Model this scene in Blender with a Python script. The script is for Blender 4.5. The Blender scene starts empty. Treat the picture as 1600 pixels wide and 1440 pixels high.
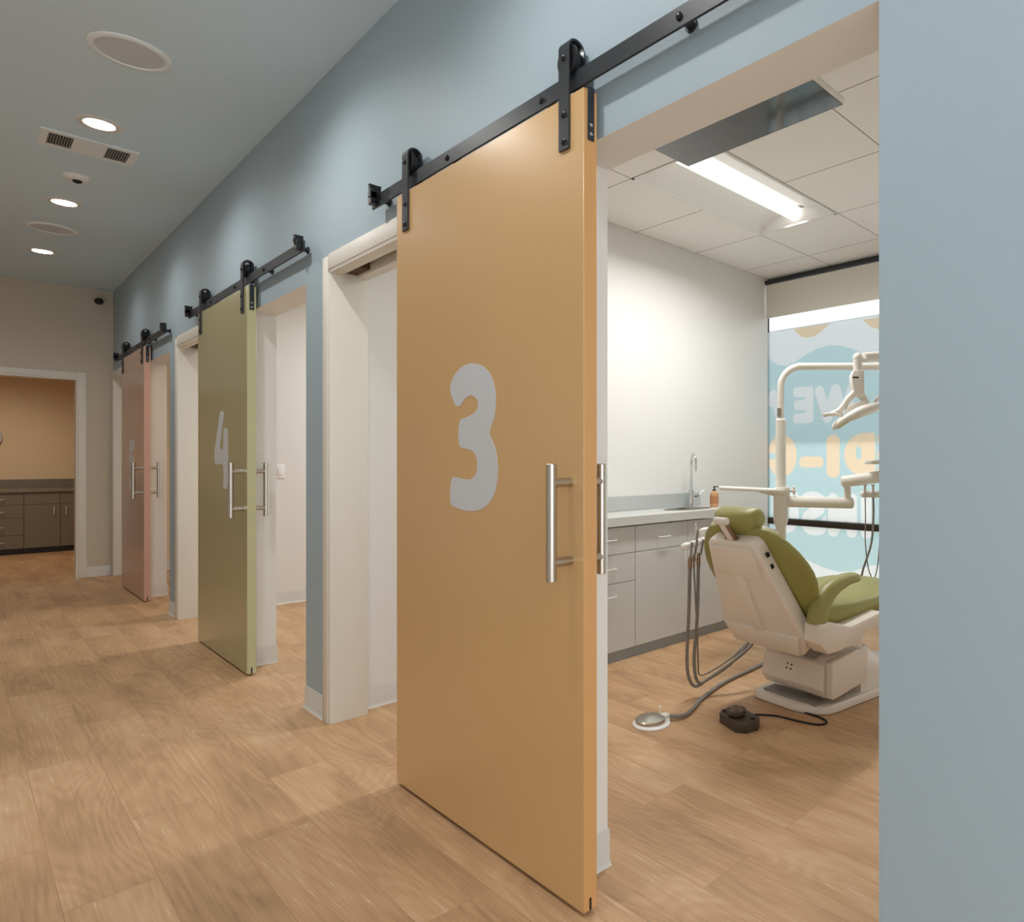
import bpy, bmesh, math, random
from mathutils import Vector, Matrix, Euler
from mathutils.geometry import delaunay_2d_cdt
R = math.radians
random.seed(4)
S = bpy.context.scene
COL = S.collection

# ------------------------------------------------------------------ camera, world, exposure
cd = bpy.data.cameras.new('camera'); cam = bpy.data.objects.new('camera', cd); COL.objects.link(cam)
cam.location = (0, 0, 1.2); cam.rotation_euler = (R(90), 0, R(-48.88))
cd.sensor_width = 36; cd.sensor_fit = 'HORIZONTAL'; cd.lens = 1030.97 / 1600 * 36
cd.shift_x = -300 / 1600; cd.shift_y = 1 / 1600; cd.clip_start = 0.02
S.camera = cam
S.view_settings.view_transform = 'Standard'; S.view_settings.look = 'None'
S.view_settings.gamma = 1; S.view_settings.use_curve_mapping = False
S.view_settings.exposure = 0.16
try:
    S.cycles.use_denoising = True
    S.cycles.max_bounces = 10; S.cycles.diffuse_bounces = 6; S.cycles.transparent_max_bounces = 12
    S.cycles.sample_clamp_indirect = 6
except Exception:
    pass
W = bpy.data.worlds.new('world'); S.world = W; W.use_nodes = True
bg = W.node_tree.nodes['Background']
bg.inputs['Color'].default_value = (0.93, 0.97, 1.0, 1); bg.inputs['Strength'].default_value = 2.5

LENS_EMIT = 1.3        # the strip lights' glowing lens
STRIP_W = 26.0         # the strip lights (watts each)
DOWN_SPOT = 36.0       # the corridor's recessed downlights (watts each)

# ------------------------------------------------------------------ materials
def lin(c):
    return tuple(((x / 255) / 12.92 if x / 255 <= 0.04045 else ((x / 255 + 0.055) / 1.055) ** 2.4) for x in c)
def mat(name, rgb, rough=0.6, metal=0.0, spec=0.4, var=0.04, scale=9.0, bump=0.0, bscale=250.0, coat=0.0, emit=None, stretch=(1, 1, 1)):
    m = bpy.data.materials.new(name); m.use_nodes = True
    nt = m.node_tree; N = nt.nodes; L = nt.links; b = N['Principled BSDF']
    c = lin(rgb)
    b.inputs['Roughness'].default_value = rough; b.inputs['Metallic'].default_value = metal
    b.inputs['Specular IOR Level'].default_value = spec; b.inputs['Coat Weight'].default_value = coat; b.inputs['Coat Roughness'].default_value = 0.22
    tc = N.new('ShaderNodeTexCoord'); mp = N.new('ShaderNodeMapping'); mp.inputs['Scale'].default_value = stretch
    L.new(tc.outputs['Object'], mp.inputs['Vector'])
    n = N.new('ShaderNodeTexNoise'); n.inputs['Scale'].default_value = scale; n.inputs['Detail'].default_value = 3
    L.new(mp.outputs[0], n.inputs['Vector'])
    r = N.new('ShaderNodeMixRGB'); r.inputs['Color1'].default_value = tuple(x * (1 - var) for x in c) + (1,)
    r.inputs['Color2'].default_value = tuple(min(1, x * (1 + var)) for x in c) + (1,)
    L.new(n.outputs['Fac'], r.inputs['Fac']); L.new(r.outputs[0], b.inputs['Base Color'])
    if bump:
        n2 = N.new('ShaderNodeTexNoise'); n2.inputs['Scale'].default_value = bscale; n2.inputs['Detail'].default_value = 2
        L.new(mp.outputs[0], n2.inputs['Vector'])
        bp = N.new('ShaderNodeBump'); bp.inputs['Strength'].default_value = bump; bp.inputs['Distance'].default_value = 0.002
        L.new(n2.outputs['Fac'], bp.inputs['Height']); L.new(bp.outputs[0], b.inputs['Normal'])
    if emit:
        b.inputs['Emission Color'].default_value = lin(emit[0]) + (1,); b.inputs['Emission Strength'].default_value = emit[1]
    return m
def film(name, rgb, trans=0.42):
    m = bpy.data.materials.new(name); m.use_nodes = True
    nt = m.node_tree; N = nt.nodes; L = nt.links; N.remove(N['Principled BSDF'])
    c = lin(rgb) + (1,)
    t = N.new('ShaderNodeBsdfTransparent'); t.inputs['Color'].default_value = c
    d = N.new('ShaderNodeBsdfTranslucent')
    n = N.new('ShaderNodeTexNoise'); n.inputs['Scale'].default_value = 3
    r = N.new('ShaderNodeMixRGB'); r.inputs['Color1'].default_value = tuple(x * .97 for x in c[:3]) + (1,); r.inputs['Color2'].default_value = c
    L.new(n.outputs['Fac'], r.inputs['Fac']); L.new(r.outputs[0], d.inputs['Color'])
    x = N.new('ShaderNodeMixShader'); x.inputs['Fac'].default_value = trans
    L.new(d.outputs[0], x.inputs[1]); L.new(t.outputs[0], x.inputs[2]); L.new(x.outputs[0], N['Material Output'].inputs['Surface'])
    return m
def floor_mat():
    m = bpy.data.materials.new('vinyl_oak_planks'); m.use_nodes = True
    nt = m.node_tree; N = nt.nodes; L = nt.links; b = N['Principled BSDF']
    def mth(op, a, bb=None, clamp=False):
        n = N.new('ShaderNodeMath'); n.operation = op; n.use_clamp = clamp
        for i, v in enumerate((a, bb)):
            if v is None: continue
            if hasattr(v, 'links'): L.new(v, n.inputs[i])
            else: n.inputs[i].default_value = v
        return n.outputs[0]
    tc = N.new('ShaderNodeTexCoord')
    mp = N.new('ShaderNodeMapping'); mp.inputs['Rotation'].default_value = (0, 0, R(90)); L.new(tc.outputs['Object'], mp.inputs['Vector'])
    br = N.new('ShaderNodeTexBrick'); L.new(mp.outputs[0], br.inputs['Vector'])
    br.inputs['Scale'].default_value = 1; br.inputs['Brick Width'].default_value = 1.22; br.inputs['Row Height'].default_value = 0.2
    br.inputs['Mortar Size'].default_value = 0.0012; br.inputs['Mortar Smooth'].default_value = 0.6; br.offset = 0.37; br.offset_frequency = 2
    br.inputs['Color1'].default_value = (0, 0, 0, 1); br.inputs['Color2'].default_value = (1, 1, 1, 1); br.inputs['Mortar'].default_value = (.5, .5, .5, 1)
    rnd = N.new('ShaderNodeRGBToBW'); L.new(br.outputs['Color'], rnd.inputs[0])
    off = mth('MULTIPLY', rnd.outputs[0], 37.0)
    # cathedral figure: contour lines of a stretched noise field
    m2 = N.new('ShaderNodeMapping'); m2.inputs['Scale'].default_value = (4.2, 0.95, 1); L.new(tc.outputs['Object'], m2.inputs['Vector'])
    f = N.new('ShaderNodeTexNoise'); f.noise_dimensions = '4D'; f.inputs['Scale'].default_value = 1; f.inputs['Detail'].default_value = 1.2; f.inputs['Distortion'].default_value = 0.5
    L.new(m2.outputs[0], f.inputs['Vector']); L.new(off, f.inputs['W'])
    ring = mth('SINE', mth('MULTIPLY', f.outputs['Fac'], 130.0))
    ring = mth('MULTIPLY_ADD', ring, 0.5); ring.node.inputs[2].default_value = 0.5
    # fine pore streaks
    m3 = N.new('ShaderNodeMapping'); m3.inputs['Scale'].default_value = (110, 4.0, 1); L.new(tc.outputs['Object'], m3.inputs['Vector'])
    g = N.new('ShaderNodeTexNoise'); g.noise_dimensions = '4D'; g.inputs['Scale'].default_value = 1; g.inputs['Detail'].default_value = 4; g.inputs['Roughness'].default_value = .65
    L.new(m3.outputs[0], g.inputs['Vector']); L.new(off, g.inputs['W'])
    # broad tone patches
    m4 = N.new('ShaderNodeMapping'); m4.inputs['Scale'].default_value = (5.5, 1.6, 1); L.new(tc.outputs['Object'], m4.inputs['Vector'])
    h = N.new('ShaderNodeTexNoise'); h.noise_dimensions = '4D'; h.inputs['Scale'].default_value = 1; h.inputs['Detail'].default_value = 4
    L.new(m4.outputs[0], h.inputs['Vector']); L.new(off, h.inputs['W'])
    v = mth('ADD', mth('MULTIPLY', ring, 0.055), mth('MULTIPLY', g.outputs['Fac'], 0.40))
    v = mth('ADD', v, mth('MULTIPLY', h.outputs['Fac'], 0.70))
    v = mth('ADD', v, mth('MULTIPLY', rnd.outputs[0], 0.045))
    cr = N.new('ShaderNodeValToRGB'); L.new(v, cr.inputs[0])
    e = cr.color_ramp.elements
    e[0].position = 0.36; e[0].color = lin((150, 118, 86)) + (1,)
    e[1].position = 0.86; e[1].color = lin((215, 181, 143)) + (1,)
    k = e.new(0.6); k.color = lin((191, 152, 113)) + (1,)
    # limed white flecks that follow the figure
    fl = mth('MULTIPLY', mth('GREATER_THAN', ring, 0.93), mth('GREATER_THAN', g.outputs['Fac'], 0.60))
    fl = mth('MULTIPLY', fl, mth('GREATER_THAN', h.outputs['Fac'], 0.52))
    mx = N.new('ShaderNodeMixRGB'); mx.inputs['Color2'].default_value = lin((222, 200, 176)) + (1,)
    L.new(cr.outputs[0], mx.inputs['Color1']); L.new(mth('MULTIPLY', fl, 0.6), mx.inputs['Fac'])
    sm = N.new('ShaderNodeMixRGB'); sm.blend_type = 'MULTIPLY'; sm.inputs['Color2'].default_value = (.70, .62, .55, 1)
    L.new(mx.outputs[0], sm.inputs['Color1']); L.new(br.outputs['Fac'], sm.inputs['Fac'])
    L.new(sm.outputs[0], b.inputs['Base Color'])
    b.inputs['Roughness'].default_value = 0.5; b.inputs['Specular IOR Level'].default_value = 0.35
    bp = N.new('ShaderNodeBump'); bp.inputs['Strength'].default_value = 0.12; bp.inputs['Distance'].default_value = 0.001
    L.new(g.outputs['Fac'], bp.inputs['Height']); L.new(bp.outputs[0], b.inputs['Normal'])
    return m
def tile_mat():
    m = mat('acoustic_tile', (240, 238, 234), 0.9, spec=0.1, var=0.03, scale=40, bump=0.25, bscale=300)
    nt = m.node_tree; N = nt.nodes; L = nt.links; b = N['Principled BSDF']
    tc = N.new('ShaderNodeTexCoord'); mp = N.new('ShaderNodeMapping')
    mp.inputs['Location'].default_value = (-2.50 + 6.08, -2.72 + 6.08, 0); L.new(tc.outputs['Object'], mp.inputs['Vector'])
    br = N.new('ShaderNodeTexBrick'); L.new(mp.outputs[0], br.inputs['Vector']); br.offset = 0
    br.inputs['Scale'].default_value = 1; br.inputs['Brick Width'].default_value = 0.608; br.inputs['Row Height'].default_value = 0.608
    br.inputs['Mortar Size'].default_value = 0.0035; br.inputs['Mortar Smooth'].default_value = 0.2
    mx = N.new('ShaderNodeMixRGB'); mx.inputs['Color2'].default_value = lin((150, 143, 134)) + (1,)  # thin shadows along the tile joints, painted as grey grid lines
    src = b.inputs['Base Color'].links[0].from_socket
    L.new(src, mx.inputs['Color1']); L.new(br.outputs['Fac'], mx.inputs['Fac']); L.new(mx.outputs[0], b.inputs['Base Color'])
    return m
M = {}
M['floor'] = floor_mat(); M['tile'] = tile_mat()
M['blue'] = mat('blue_wall_paint', (165, 182, 192), 0.55, bump=0.10, bscale=180, var=0.015, scale=2)
M['bluec'] = mat('blue_ceiling_paint', (212, 234, 248), 0.75, bump=0.10, bscale=180, var=0.015, scale=2)
M['white'] = mat('white_wall_paint', (232, 231, 228), 0.6, bump=0.10, bscale=180, var=0.012, scale=2)
M['cream'] = mat('cream_wall_paint', (204, 194, 176), 0.6, bump=0.10, bscale=180, var=0.012, scale=2)
M['peach'] = mat('peach_wall_paint', (230, 208, 176), 0.6, bump=0.10, bscale=180, var=0.012, scale=2)
M['trim'] = mat('white_trim_paint', (226, 222, 212), 0.4, var=0.01)
M['base'] = mat('pale_grey_vinyl_base', (214, 211, 205), 0.45, var=0.01)
M['pocket'] = mat('dark_timber_pocket', (92, 70, 50), 0.8, var=0.15)
M['black'] = mat('black_powder_coat', (44, 47, 52), 0.42, var=0.06, scale=60, bump=0.05)
M['blackgloss'] = mat('black_wheel', (30, 31, 33), 0.28, var=0.03)
M['steel'] = mat('brushed_stainless', (196, 190, 182), 0.28, metal=1.0, var=0.10, scale=4, stretch=(60, 60, 1))
M['chrome'] = mat('polished_chrome', (222, 224, 226), 0.10, metal=1.0, var=0.02)
M['pull'] = mat('highlit_chrome_pull', (238, 236, 232), 0.3, metal=0.35, var=0.02)  # chrome pulls with their bright highlights put into a whitened colour
M['bronze'] = mat('bronze_bracket', (150, 122, 98), 0.32, metal=0.8, var=0.06)
M['orange'] = mat('orange_door_laminate', (210, 170, 116), 0.33, var=0.02, scale=3, spec=0.6, coat=0.6)
M['orange_edge'] = mat('orange_edge_band', (208, 158, 104), 0.4, var=0.02, scale=3)
M['green'] = mat('sage_green_door_laminate', (172, 165, 126), 0.33, var=0.02, scale=3, spec=0.6, coat=0.6)
M['green_edge'] = mat('sage_edge_band', (190, 190, 150), 0.4, var=0.02, scale=3)
M['pink'] = mat('salmon_door_laminate', (186, 152, 134), 0.33, var=0.02, scale=3, spec=0.6, coat=0.6)
M['pink_edge'] = mat('salmon_edge_band', (204, 164, 148), 0.4, var=0.02, scale=3)
M['numeral'] = mat('pale_grey_vinyl_numeral', (205, 208, 212), 0.45, var=0.01)
M['ltcab'] = mat('grey_laminate', (202, 201, 196), 0.45, var=0.02)
M['cabbody'] = mat('grey_carcass', (112, 108, 102), 0.6, var=0.02)
M['counter'] = mat('pale_grey_countertop', (204, 204, 199), 0.38, var=0.05, scale=120)
M['splash'] = mat('blue_grey_backsplash', (188, 192, 191), 0.3, var=0.03)
M['toe'] = mat('blue_grey_toe_kick', (150, 154, 154), 0.5, var=0.02)
M['dkcab'] = mat('taupe_laminate', (128, 120, 104), 0.45, var=0.03)
M['dkbody'] = mat('taupe_carcass', (84, 70, 52), 0.6, var=0.03)
M['dkcount'] = mat('taupe_countertop', (136, 126, 110), 0.4, var=0.05, scale=100)
M['dktoe'] = mat('dark_toe_kick', (52, 50, 52), 0.5, var=0.03)
M['vinyl'] = mat('olive_vinyl_upholstery', (152, 147, 80), 0.42, var=0.03, scale=20, bump=0.06, bscale=400, spec=0.5)
M['shell'] = mat('white_chair_plastic', (232, 222, 210), 0.38, var=0.01)
M['beige'] = mat('ivory_unit_plastic', (228, 223, 214), 0.38, var=0.01)
M['whitep'] = mat('white_plastic', (240, 238, 234), 0.35, var=0.01)
M['greyp'] = mat('grey_liftgate_plastic', (140, 134, 128), 0.45, var=0.03)
M['hose'] = mat('grey_silicone_hose', (132, 126, 118), 0.4, var=0.04, scale=30)
M['cord'] = mat('black_rubber_cord', (28, 26, 26), 0.5, var=0.03)
M['foot'] = mat('dark_brown_plastic', (74, 62, 50), 0.5, var=0.05, scale=40)
M['soap'] = mat('amber_soap_bottle', (206, 158, 116), 0.3, var=0.05)
M['label'] = mat('tan_bottle_label', (186, 132, 92), 0.6, var=0.05)
M['screen'] = mat('black_glossy_screen', (20, 20, 22), 0.07, var=0.0, spec=0.9, coat=0.6)
M['dark'] = mat('dark_bronze_frame', (58, 50, 42), 0.4, metal=0.3, var=0.03)
M['shade'] = mat('woven_roller_shade', (226, 222, 214), 0.85, var=0.03, scale=300)
M['grille'] = mat('speaker_grille_cloth', (206, 212, 220), 0.7, var=0.12, scale=700)
M['lens'] = mat('lit_light_lens', (255, 253, 248), 0.5, emit=((255, 251, 244), LENS_EMIT))
M['lamp'] = mat('lit_downlight_lens', (255, 253, 248), 0.5, emit=((255, 250, 240), 30.0))
M['reflector'] = mat('white_light_reflector', (226, 226, 224), 0.4, var=0.005)
M['vent'] = mat('white_vent_metal', (236, 242, 244), 0.45, var=0.01)
M['ventdark'] = mat('dark_duct', (40, 46, 56), 0.7, var=0.05)
M['facade_dark'] = mat('slate_blue_facade', (150, 152, 153), 0.9, var=0.04, scale=1)
M['facade_light'] = mat('white_facade', (240, 240, 238), 0.9, var=0.02, scale=1)
M['concrete'] = mat('pale_concrete', (214, 212, 206), 0.9, var=0.05, scale=5)
M['f_base'] = film('teal_window_film', (204, 226, 229)); M['f_wave'] = film('pale_window_film', (240, 242, 242))
M['f_beige'] = film('beige_window_film', (236, 214, 184)); M['f_peach'] = film('peach_letter_film', (255, 230, 200))
M['f_white'] = film('white_letter_film', (250, 248, 246))
def glass_mat():
    m = bpy.data.materials.new('clear_glass'); m.use_nodes = True
    nt = m.node_tree; N = nt.nodes; L = nt.links; N.remove(N['Principled BSDF'])
    t = N.new('ShaderNodeBsdfTransparent'); t.inputs['Color'].default_value = (.97, .985, .985, 1)
    g = N.new('ShaderNodeBsdfGlossy'); g.inputs['Roughness'].default_value = 0.02
    fr = N.new('ShaderNodeFresnel'); fr.inputs['IOR'].default_value = 1.3
    x = N.new('ShaderNodeMixShader'); L.new(fr.outputs[0], x.inputs['Fac']); L.new(t.outputs[0], x.inputs[1]); L.new(g.outputs[0], x.inputs[2])
    L.new(x.outputs[0], N['Material Output'].inputs['Surface'])
    return m
M['glass'] = glass_mat()

# ------------------------------------------------------------------ mesh builder
class MB:
    def __init__(s): s.bm = bmesh.new(); s.mi = 0
    def _new(s, f0):
        for f in s.bm.faces:
            if f.index == -1: pass
    def box(s, x0, x1, y0, y1, z0, z1, bev=0.0, seg=2, mi=None):
        t = bmesh.new(); bmesh.ops.create_cube(t, size=1)
        for v in t.verts: v.co = Vector(((x0 + x1) / 2 + v.co.x * (x1 - x0), (y0 + y1) / 2 + v.co.y * (y1 - y0), (z0 + z1) / 2 + v.co.z * (z1 - z0)))
        return s._merge(t, bev, seg, mi)
    def _merge(s, t, bev=0.0, seg=2, mi=None):
        if bev > 0:
            bmesh.ops.bevel(t, geom=list(t.edges), offset=bev, segments=seg, profile=0.5, affect='EDGES', clamp_overlap=True)
        bmesh.ops.recalc_face_normals(t, faces=t.faces)
        vm = {}
        for v in t.verts: vm[v] = s.bm.verts.new(v.co)
        for f in t.faces:
            try:
                nf = s.bm.faces.new([vm[v] for v in f.verts]); nf.material_index = s.mi if mi is None else mi
            except ValueError: pass
        t.free(); return s
    def loft(s, rings, closed=True, caps=True, mi=None):
        t = bmesh.new(); vs = [[t.verts.new(p) for p in r] for r in rings]; n = len(rings[0])
        for a, b in zip(vs, vs[1:]):
            for i in range(n if closed else n - 1):
                j = (i + 1) % n
                try: t.faces.new((a[i], a[j], b[j], b[i]))
                except ValueError: pass
        if caps and closed:
            t.faces.new(vs[0][::-1]); t.faces.new(vs[-1])
        return s._merge(t, mi=mi)
    def cyl(s, p0, p1, r, r2=None, n=20, mi=None, bev=0):
        p0, p1 = Vector(p0), Vector(p1); d = (p1 - p0).normalized()
        a = d.orthogonal().normalized(); b = d.cross(a); r2 = r if r2 is None else r2
        ring = lambda p, q: [p + (a * math.cos(2 * math.pi * i / n) + b * math.sin(2 * math.pi * i / n)) * q for i in range(n)]
        if bev: return s.loft([ring(p0, r - bev), ring(p0 + d * bev, r), ring(p1 - d * bev, r2), ring(p1, r2 - bev)], mi=mi)
        return s.loft([ring(p0, r), ring(p1, r2)], mi=mi)
    def tube(s, pts, r, n=12, sub=6, mi=None, smooth=True):
        pts = [Vector(p) for p in pts]
        if smooth and len(pts) > 2:
            q = []; P = [pts[0] * 2 - pts[1]] + pts + [pts[-1] * 2 - pts[-2]]
            for i in range(1, len(P) - 2):
                for k in range(sub):
                    t = k / sub; a, b, c, d = P[i - 1], P[i], P[i + 1], P[i + 2]
                    q.append(0.5 * (2 * b + (c - a) * t + (2 * a - 5 * b + 4 * c - d) * t * t + (3 * b - a - 3 * c + d) * t ** 3))
            q.append(pts[-1]); pts = q
        rings = []; up = None
        for i, p in enumerate(pts):
            d = (pts[min(i + 1, len(pts) - 1)] - pts[max(i - 1, 0)]).normalized()
            if up is None: up = d.orthogonal().normalized()
            up = (up - d * up.dot(d)).normalized(); b = d.cross(up)
            rr = r(i / (len(pts) - 1)) if callable(r) else r
            rings.append([p + (up * math.cos(2 * math.pi * k / n) + b * math.sin(2 * math.pi * k / n)) * rr for k in range(n)])
        return s.loft(rings, mi=mi)
    def prism(s, poly, fn, a0, a1, bev=0.0, mi=None, seg=2):
        t = bmesh.new(); A = [t.verts.new(fn(u, v, a0)) for u, v in poly]; B = [t.verts.new(fn(u, v, a1)) for u, v in poly]; n = len(poly)
        t.faces.new(A[::-1]); t.faces.new(B)
        for i in range(n): t.faces.new((A[i], A[(i + 1) % n], B[(i + 1) % n], B[i]))
        bmesh.ops.recalc_face_normals(t, faces=t.faces)
        return s._merge(t, bev, seg, mi)
    def lathe(s, prof, c, n=32, axis='Z', mi=None):
        rings = []
        for r, h in prof:
            rg = []
            for i in range(n):
                a = 2 * math.pi * i / n; x, y = r * math.cos(a), r * math.sin(a)
                rg.append(Vector(c) + (Vector((x, y, h)) if axis == 'Z' else Vector((h, x, y)) if axis == 'X' else Vector((x, h, y))))
            rings.append(rg)
        return s.loft(rings, mi=mi)
    def ell(s, c, rx, ry, rz, n=20, m=12, p=1.0, rot=None, mi=None):
        sg = lambda v: math.copysign(abs(v) ** p, v); rings = []
        for j in range(m + 1):
            th = -math.pi / 2 + math.pi * (j + 0.02 if j == 0 else j - 0.02 if j == m else j) / m
            rg = []
            for i in range(n):
                a = 2 * math.pi * i / n
                v = Vector((rx * sg(math.cos(th)) * sg(math.cos(a)), ry * sg(math.cos(th)) * sg(math.sin(a)), rz * sg(math.sin(th))))
                if rot: v.rotate(rot)
                rg.append(Vector(c) + v)
            rings.append(rg)
        return s.loft(rings, mi=mi)
    def tf(s, mx):
        s.bm.transform(mx); return s

def root_matrix(o): return Matrix.Translation(o.location) @ o.rotation_euler.to_matrix().to_4x4()
def top_of(o):
    while o.parent: o = o.parent
    return o
def build(name, mb, ms, parent=None, world=True, sharp=38, label=None):
    if parent is not None and world:
        mb.bm.transform(root_matrix(top_of(parent)).inverted())
    me = bpy.data.meshes.new(name)
    bmesh.ops.recalc_face_normals(mb.bm, faces=mb.bm.faces)
    mb.bm.to_mesh(me); mb.bm.free()
    for m in (ms if isinstance(ms, (list, tuple)) else [ms]): me.materials.append(M[m] if isinstance(m, str) else m)
    me.polygons.foreach_set('use_smooth', [True] * len(me.polygons)); me.set_sharp_from_angle(angle=R(sharp)); me.update()
    o = bpy.data.objects.new(name, me); COL.objects.link(o)
    if parent is not None: o.parent = parent
    if label: o['label'] = label
    return o
def tag(o, label, cat, group=None):
    o['label'] = label; o['category'] = cat
    if group: o['group'] = group
    return o
def thing(name, label, cat, loc, rz=0.0, group=None):
    o = bpy.data.objects.new(name, None); COL.objects.link(o); o.empty_display_size = 0.1
    o.location = loc; o.rotation_euler = (0, 0, rz)
    return tag(o, label, cat, group)
def struct(name, mb, ms, parent=None):
    o = build(name, mb, ms, parent)
    if parent is None: o['kind'] = 'structure'
    return o
def copy_thing(src, loc, label):
    r = src.copy(); COL.objects.link(r); r.location = loc; r['label'] = label
    for ch in list(src.children):
        c = ch.copy(); COL.objects.link(c); c.parent = r
        for g in list(ch.children):
            d = g.copy(); COL.objects.link(d); d.parent = c
    return r
XY = lambda u, v, a: (u, v, a)
YZ = lambda u, v, a: (a, u, v)
XZ = lambda u, v, a: (u, a, v)

# ------------------------------------------------------------------ key dimensions
D, DI = 1.155, 1.295            # corridor face and room face of the long wall
CH, OH = 3.0, 2.775             # corridor and operatory ceilings
HEAD, CASE = 2.07, 2.075        # heads of the sliding-door openings and of the cased openings
OPN = [0.57, 3.60, 6.63]; OPF = [1.513, 4.535, 7.55]
CSN = [2.33, 5.35, 8.40]; CSF = [3.278, 6.30, 9.255]; CSO = [3.343, 6.365, 9.318]
RW = [3.345, 6.345, 9.345]      # rooms' far walls
RN = [0.40, 3.465, 6.465]       # rooms' near walls
YE = 9.345                      # corridor end wall
XW = 4.70                       # window plane

# ------------------------------------------------------------------ setting
mb = MB(); mb.box(-1.6, XW + .02, -3.6, 13.0, -0.06, 0.0); struct('floor', mb, 'floor')
mb = MB(); mb.box(-1.6, D, -3.6, YE, CH, CH + .1); struct('ceiling', mb, 'bluec')
mb = MB(); mb.box(-1.6, -1.5, -1.3, YE, 0, CH); struct('wall_left', mb, 'white')  # unseen wall, white to bounce light and cut short to let daylight in

def wall_right():
    mb = MB(); ys = [(-3.6, OPN[0])]
    for i in range(3):
        ys.append((OPF[i], CSN[i])); ys.append((CSF[i], OPN[i + 1] if i < 2 else YE))
    t = []
    for a, b in ys: t.append((a, b, 0, CH))
    for i in range(3): t.append((OPN[i], OPF[i], HEAD, CH)); t.append((CSN[i], CSF[i], CASE + .075, CH))
    for a, b, z0, z1 in t: mb.box(D, DI, a, b, z0, z1)
    mb.bm.faces.ensure_lookup_table()
    for f in mb.bm.faces:
        f.normal_update()
        c = f.calc_center_median()
        if abs(c.x - D) < 1e-4 or (c.x - D < .001): f.material_index = 0
        else: f.material_index = 1
    return struct('wall_right', mb, ['blue', 'white'])
wall_right()
# peach reveals of the far operatory and its own walls follow below
mb = MB(); mb.box(-1.6, 0.88, YE, YE + .13, 2.055, CH); mb.box(0.88, DI, YE, YE + .13, 0, CH); mb.box(-1.6, -.35, YE, YE + .13, 0, 2.055)
struct('wall_end', mb, 'cream')
# casing of the end-wall opening
mb = MB(); mb.box(.88, .945, YE - .014, YE - .0005, 0, 2.12, .004); mb.box(-.42, .88, YE - .014, YE - .0005, 2.055, 2.12, .004); mb.box(.865, .8795, YE - .01, YE + .14, 0, 2.055); mb.box(-.35, .865, YE - .01, YE + .14, 2.041, 2.0545)
struct('trim_1', mb, 'trim')
# operatory partitions
for i in range(3):
    mb = MB(); mb.box(DI, XW - .03, RW[i], RW[i] + .12, 0, OH + .1)
    struct('wall_operatory_far' if i == 0 else 'wall_operatory_far.%03d' % i, mb, 'white' if i < 1 else ('white' if i == 1 else 'peach'))
mb = MB(); mb.box(DI, XW - .03, RN[0] - .12, RN[0], 0, OH + .1); struct('wall_operatory_near', mb, 'white')
# acoustic ceilings with a recess for each strip light
LX0, LX1, LYO = 2.50, 3.716, (2.12 - 3.345, 2.72 - 3.345)
for i in range(3):
    y0, y1 = RN[i], RW[i]; a, b = RW[i] + LYO[0], RW[i] + LYO[1]
    mb = MB()
    mb.box(DI, XW - .03, y0, a, OH, OH + .1); mb.box(DI, XW - .03, b, y1, OH, OH + .1)
    mb.box(DI, LX0, a, b, OH, OH + .1); mb.box(LX1, XW - .03, a, b, OH, OH + .1)
    struct('ceiling_operatory' if i == 0 else 'ceiling_operatory.%03d' % i, mb, 'tile')
mb = MB(); mb.box(DI, XW + .1, -3.6, 13.0, OH + .12, OH + .2); mb.box(DI - .14, DI, -3.6, 9.4, CH, CH + .1); struct('sky_light_seal', mb, 'white')  # unseen slabs added over the ceilings to keep sky light from leaking in
# back room beyond the end wall
mb = MB(); mb.box(-1.6, 2.3, 12.62, 12.74, 0, OH); mb.box(2.2, 2.3, YE + .13, 12.62, 0, OH); mb.box(-1.6, -1.5, YE + .13, 12.62, 0, OH); struct('wall_back_room', mb, 'peach')
mb = MB(); mb.box(-1.6, 2.3, YE + .13, 12.74, OH, OH + .1); struct('ceiling_back_room', mb, 'white')

# cased openings: casing, jamb liners and the pocket slot in the head
for i in range(3):
    n0, f0, fo = CSN[i], CSF[i], CSO[i]; mb = MB()
    x0 = D - .016
    mb.box(x0, D - .0005, f0, min(fo, YE - .02), 0, CASE + .065, .005)
    mb.box(x0, D - .0005, n0 - .065, n0, 0, CASE + .065, .005)
    mb.box(x0, D - .0005, n0, f0, CASE, CASE + .065, .005)
    x1 = DI + .018
    mb.box(D - .012, x1, f0 - .014, f0 - .0005, 0, CASE, .002); mb.box(D - .012, x1, n0 + .0005, n0 + .014, 0, CASE, .002)
    mb.box(D - .012, 1.198, n0, f0, CASE - .014, CASE + .075, .002); mb.box(1.262, x1, n0, f0, CASE - .014, CASE + .075, .002)
    mb.box(1.198, 1.262, n0, f0, CASE + .06, CASE + .075, mi=1); mb.box(1.198, 1.262, f0 - .16, f0 - .014, CASE - .002, CASE + .06, mi=1)
    struct('trim_%d' % (i + 2), mb, ['trim', 'pocket'])

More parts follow.
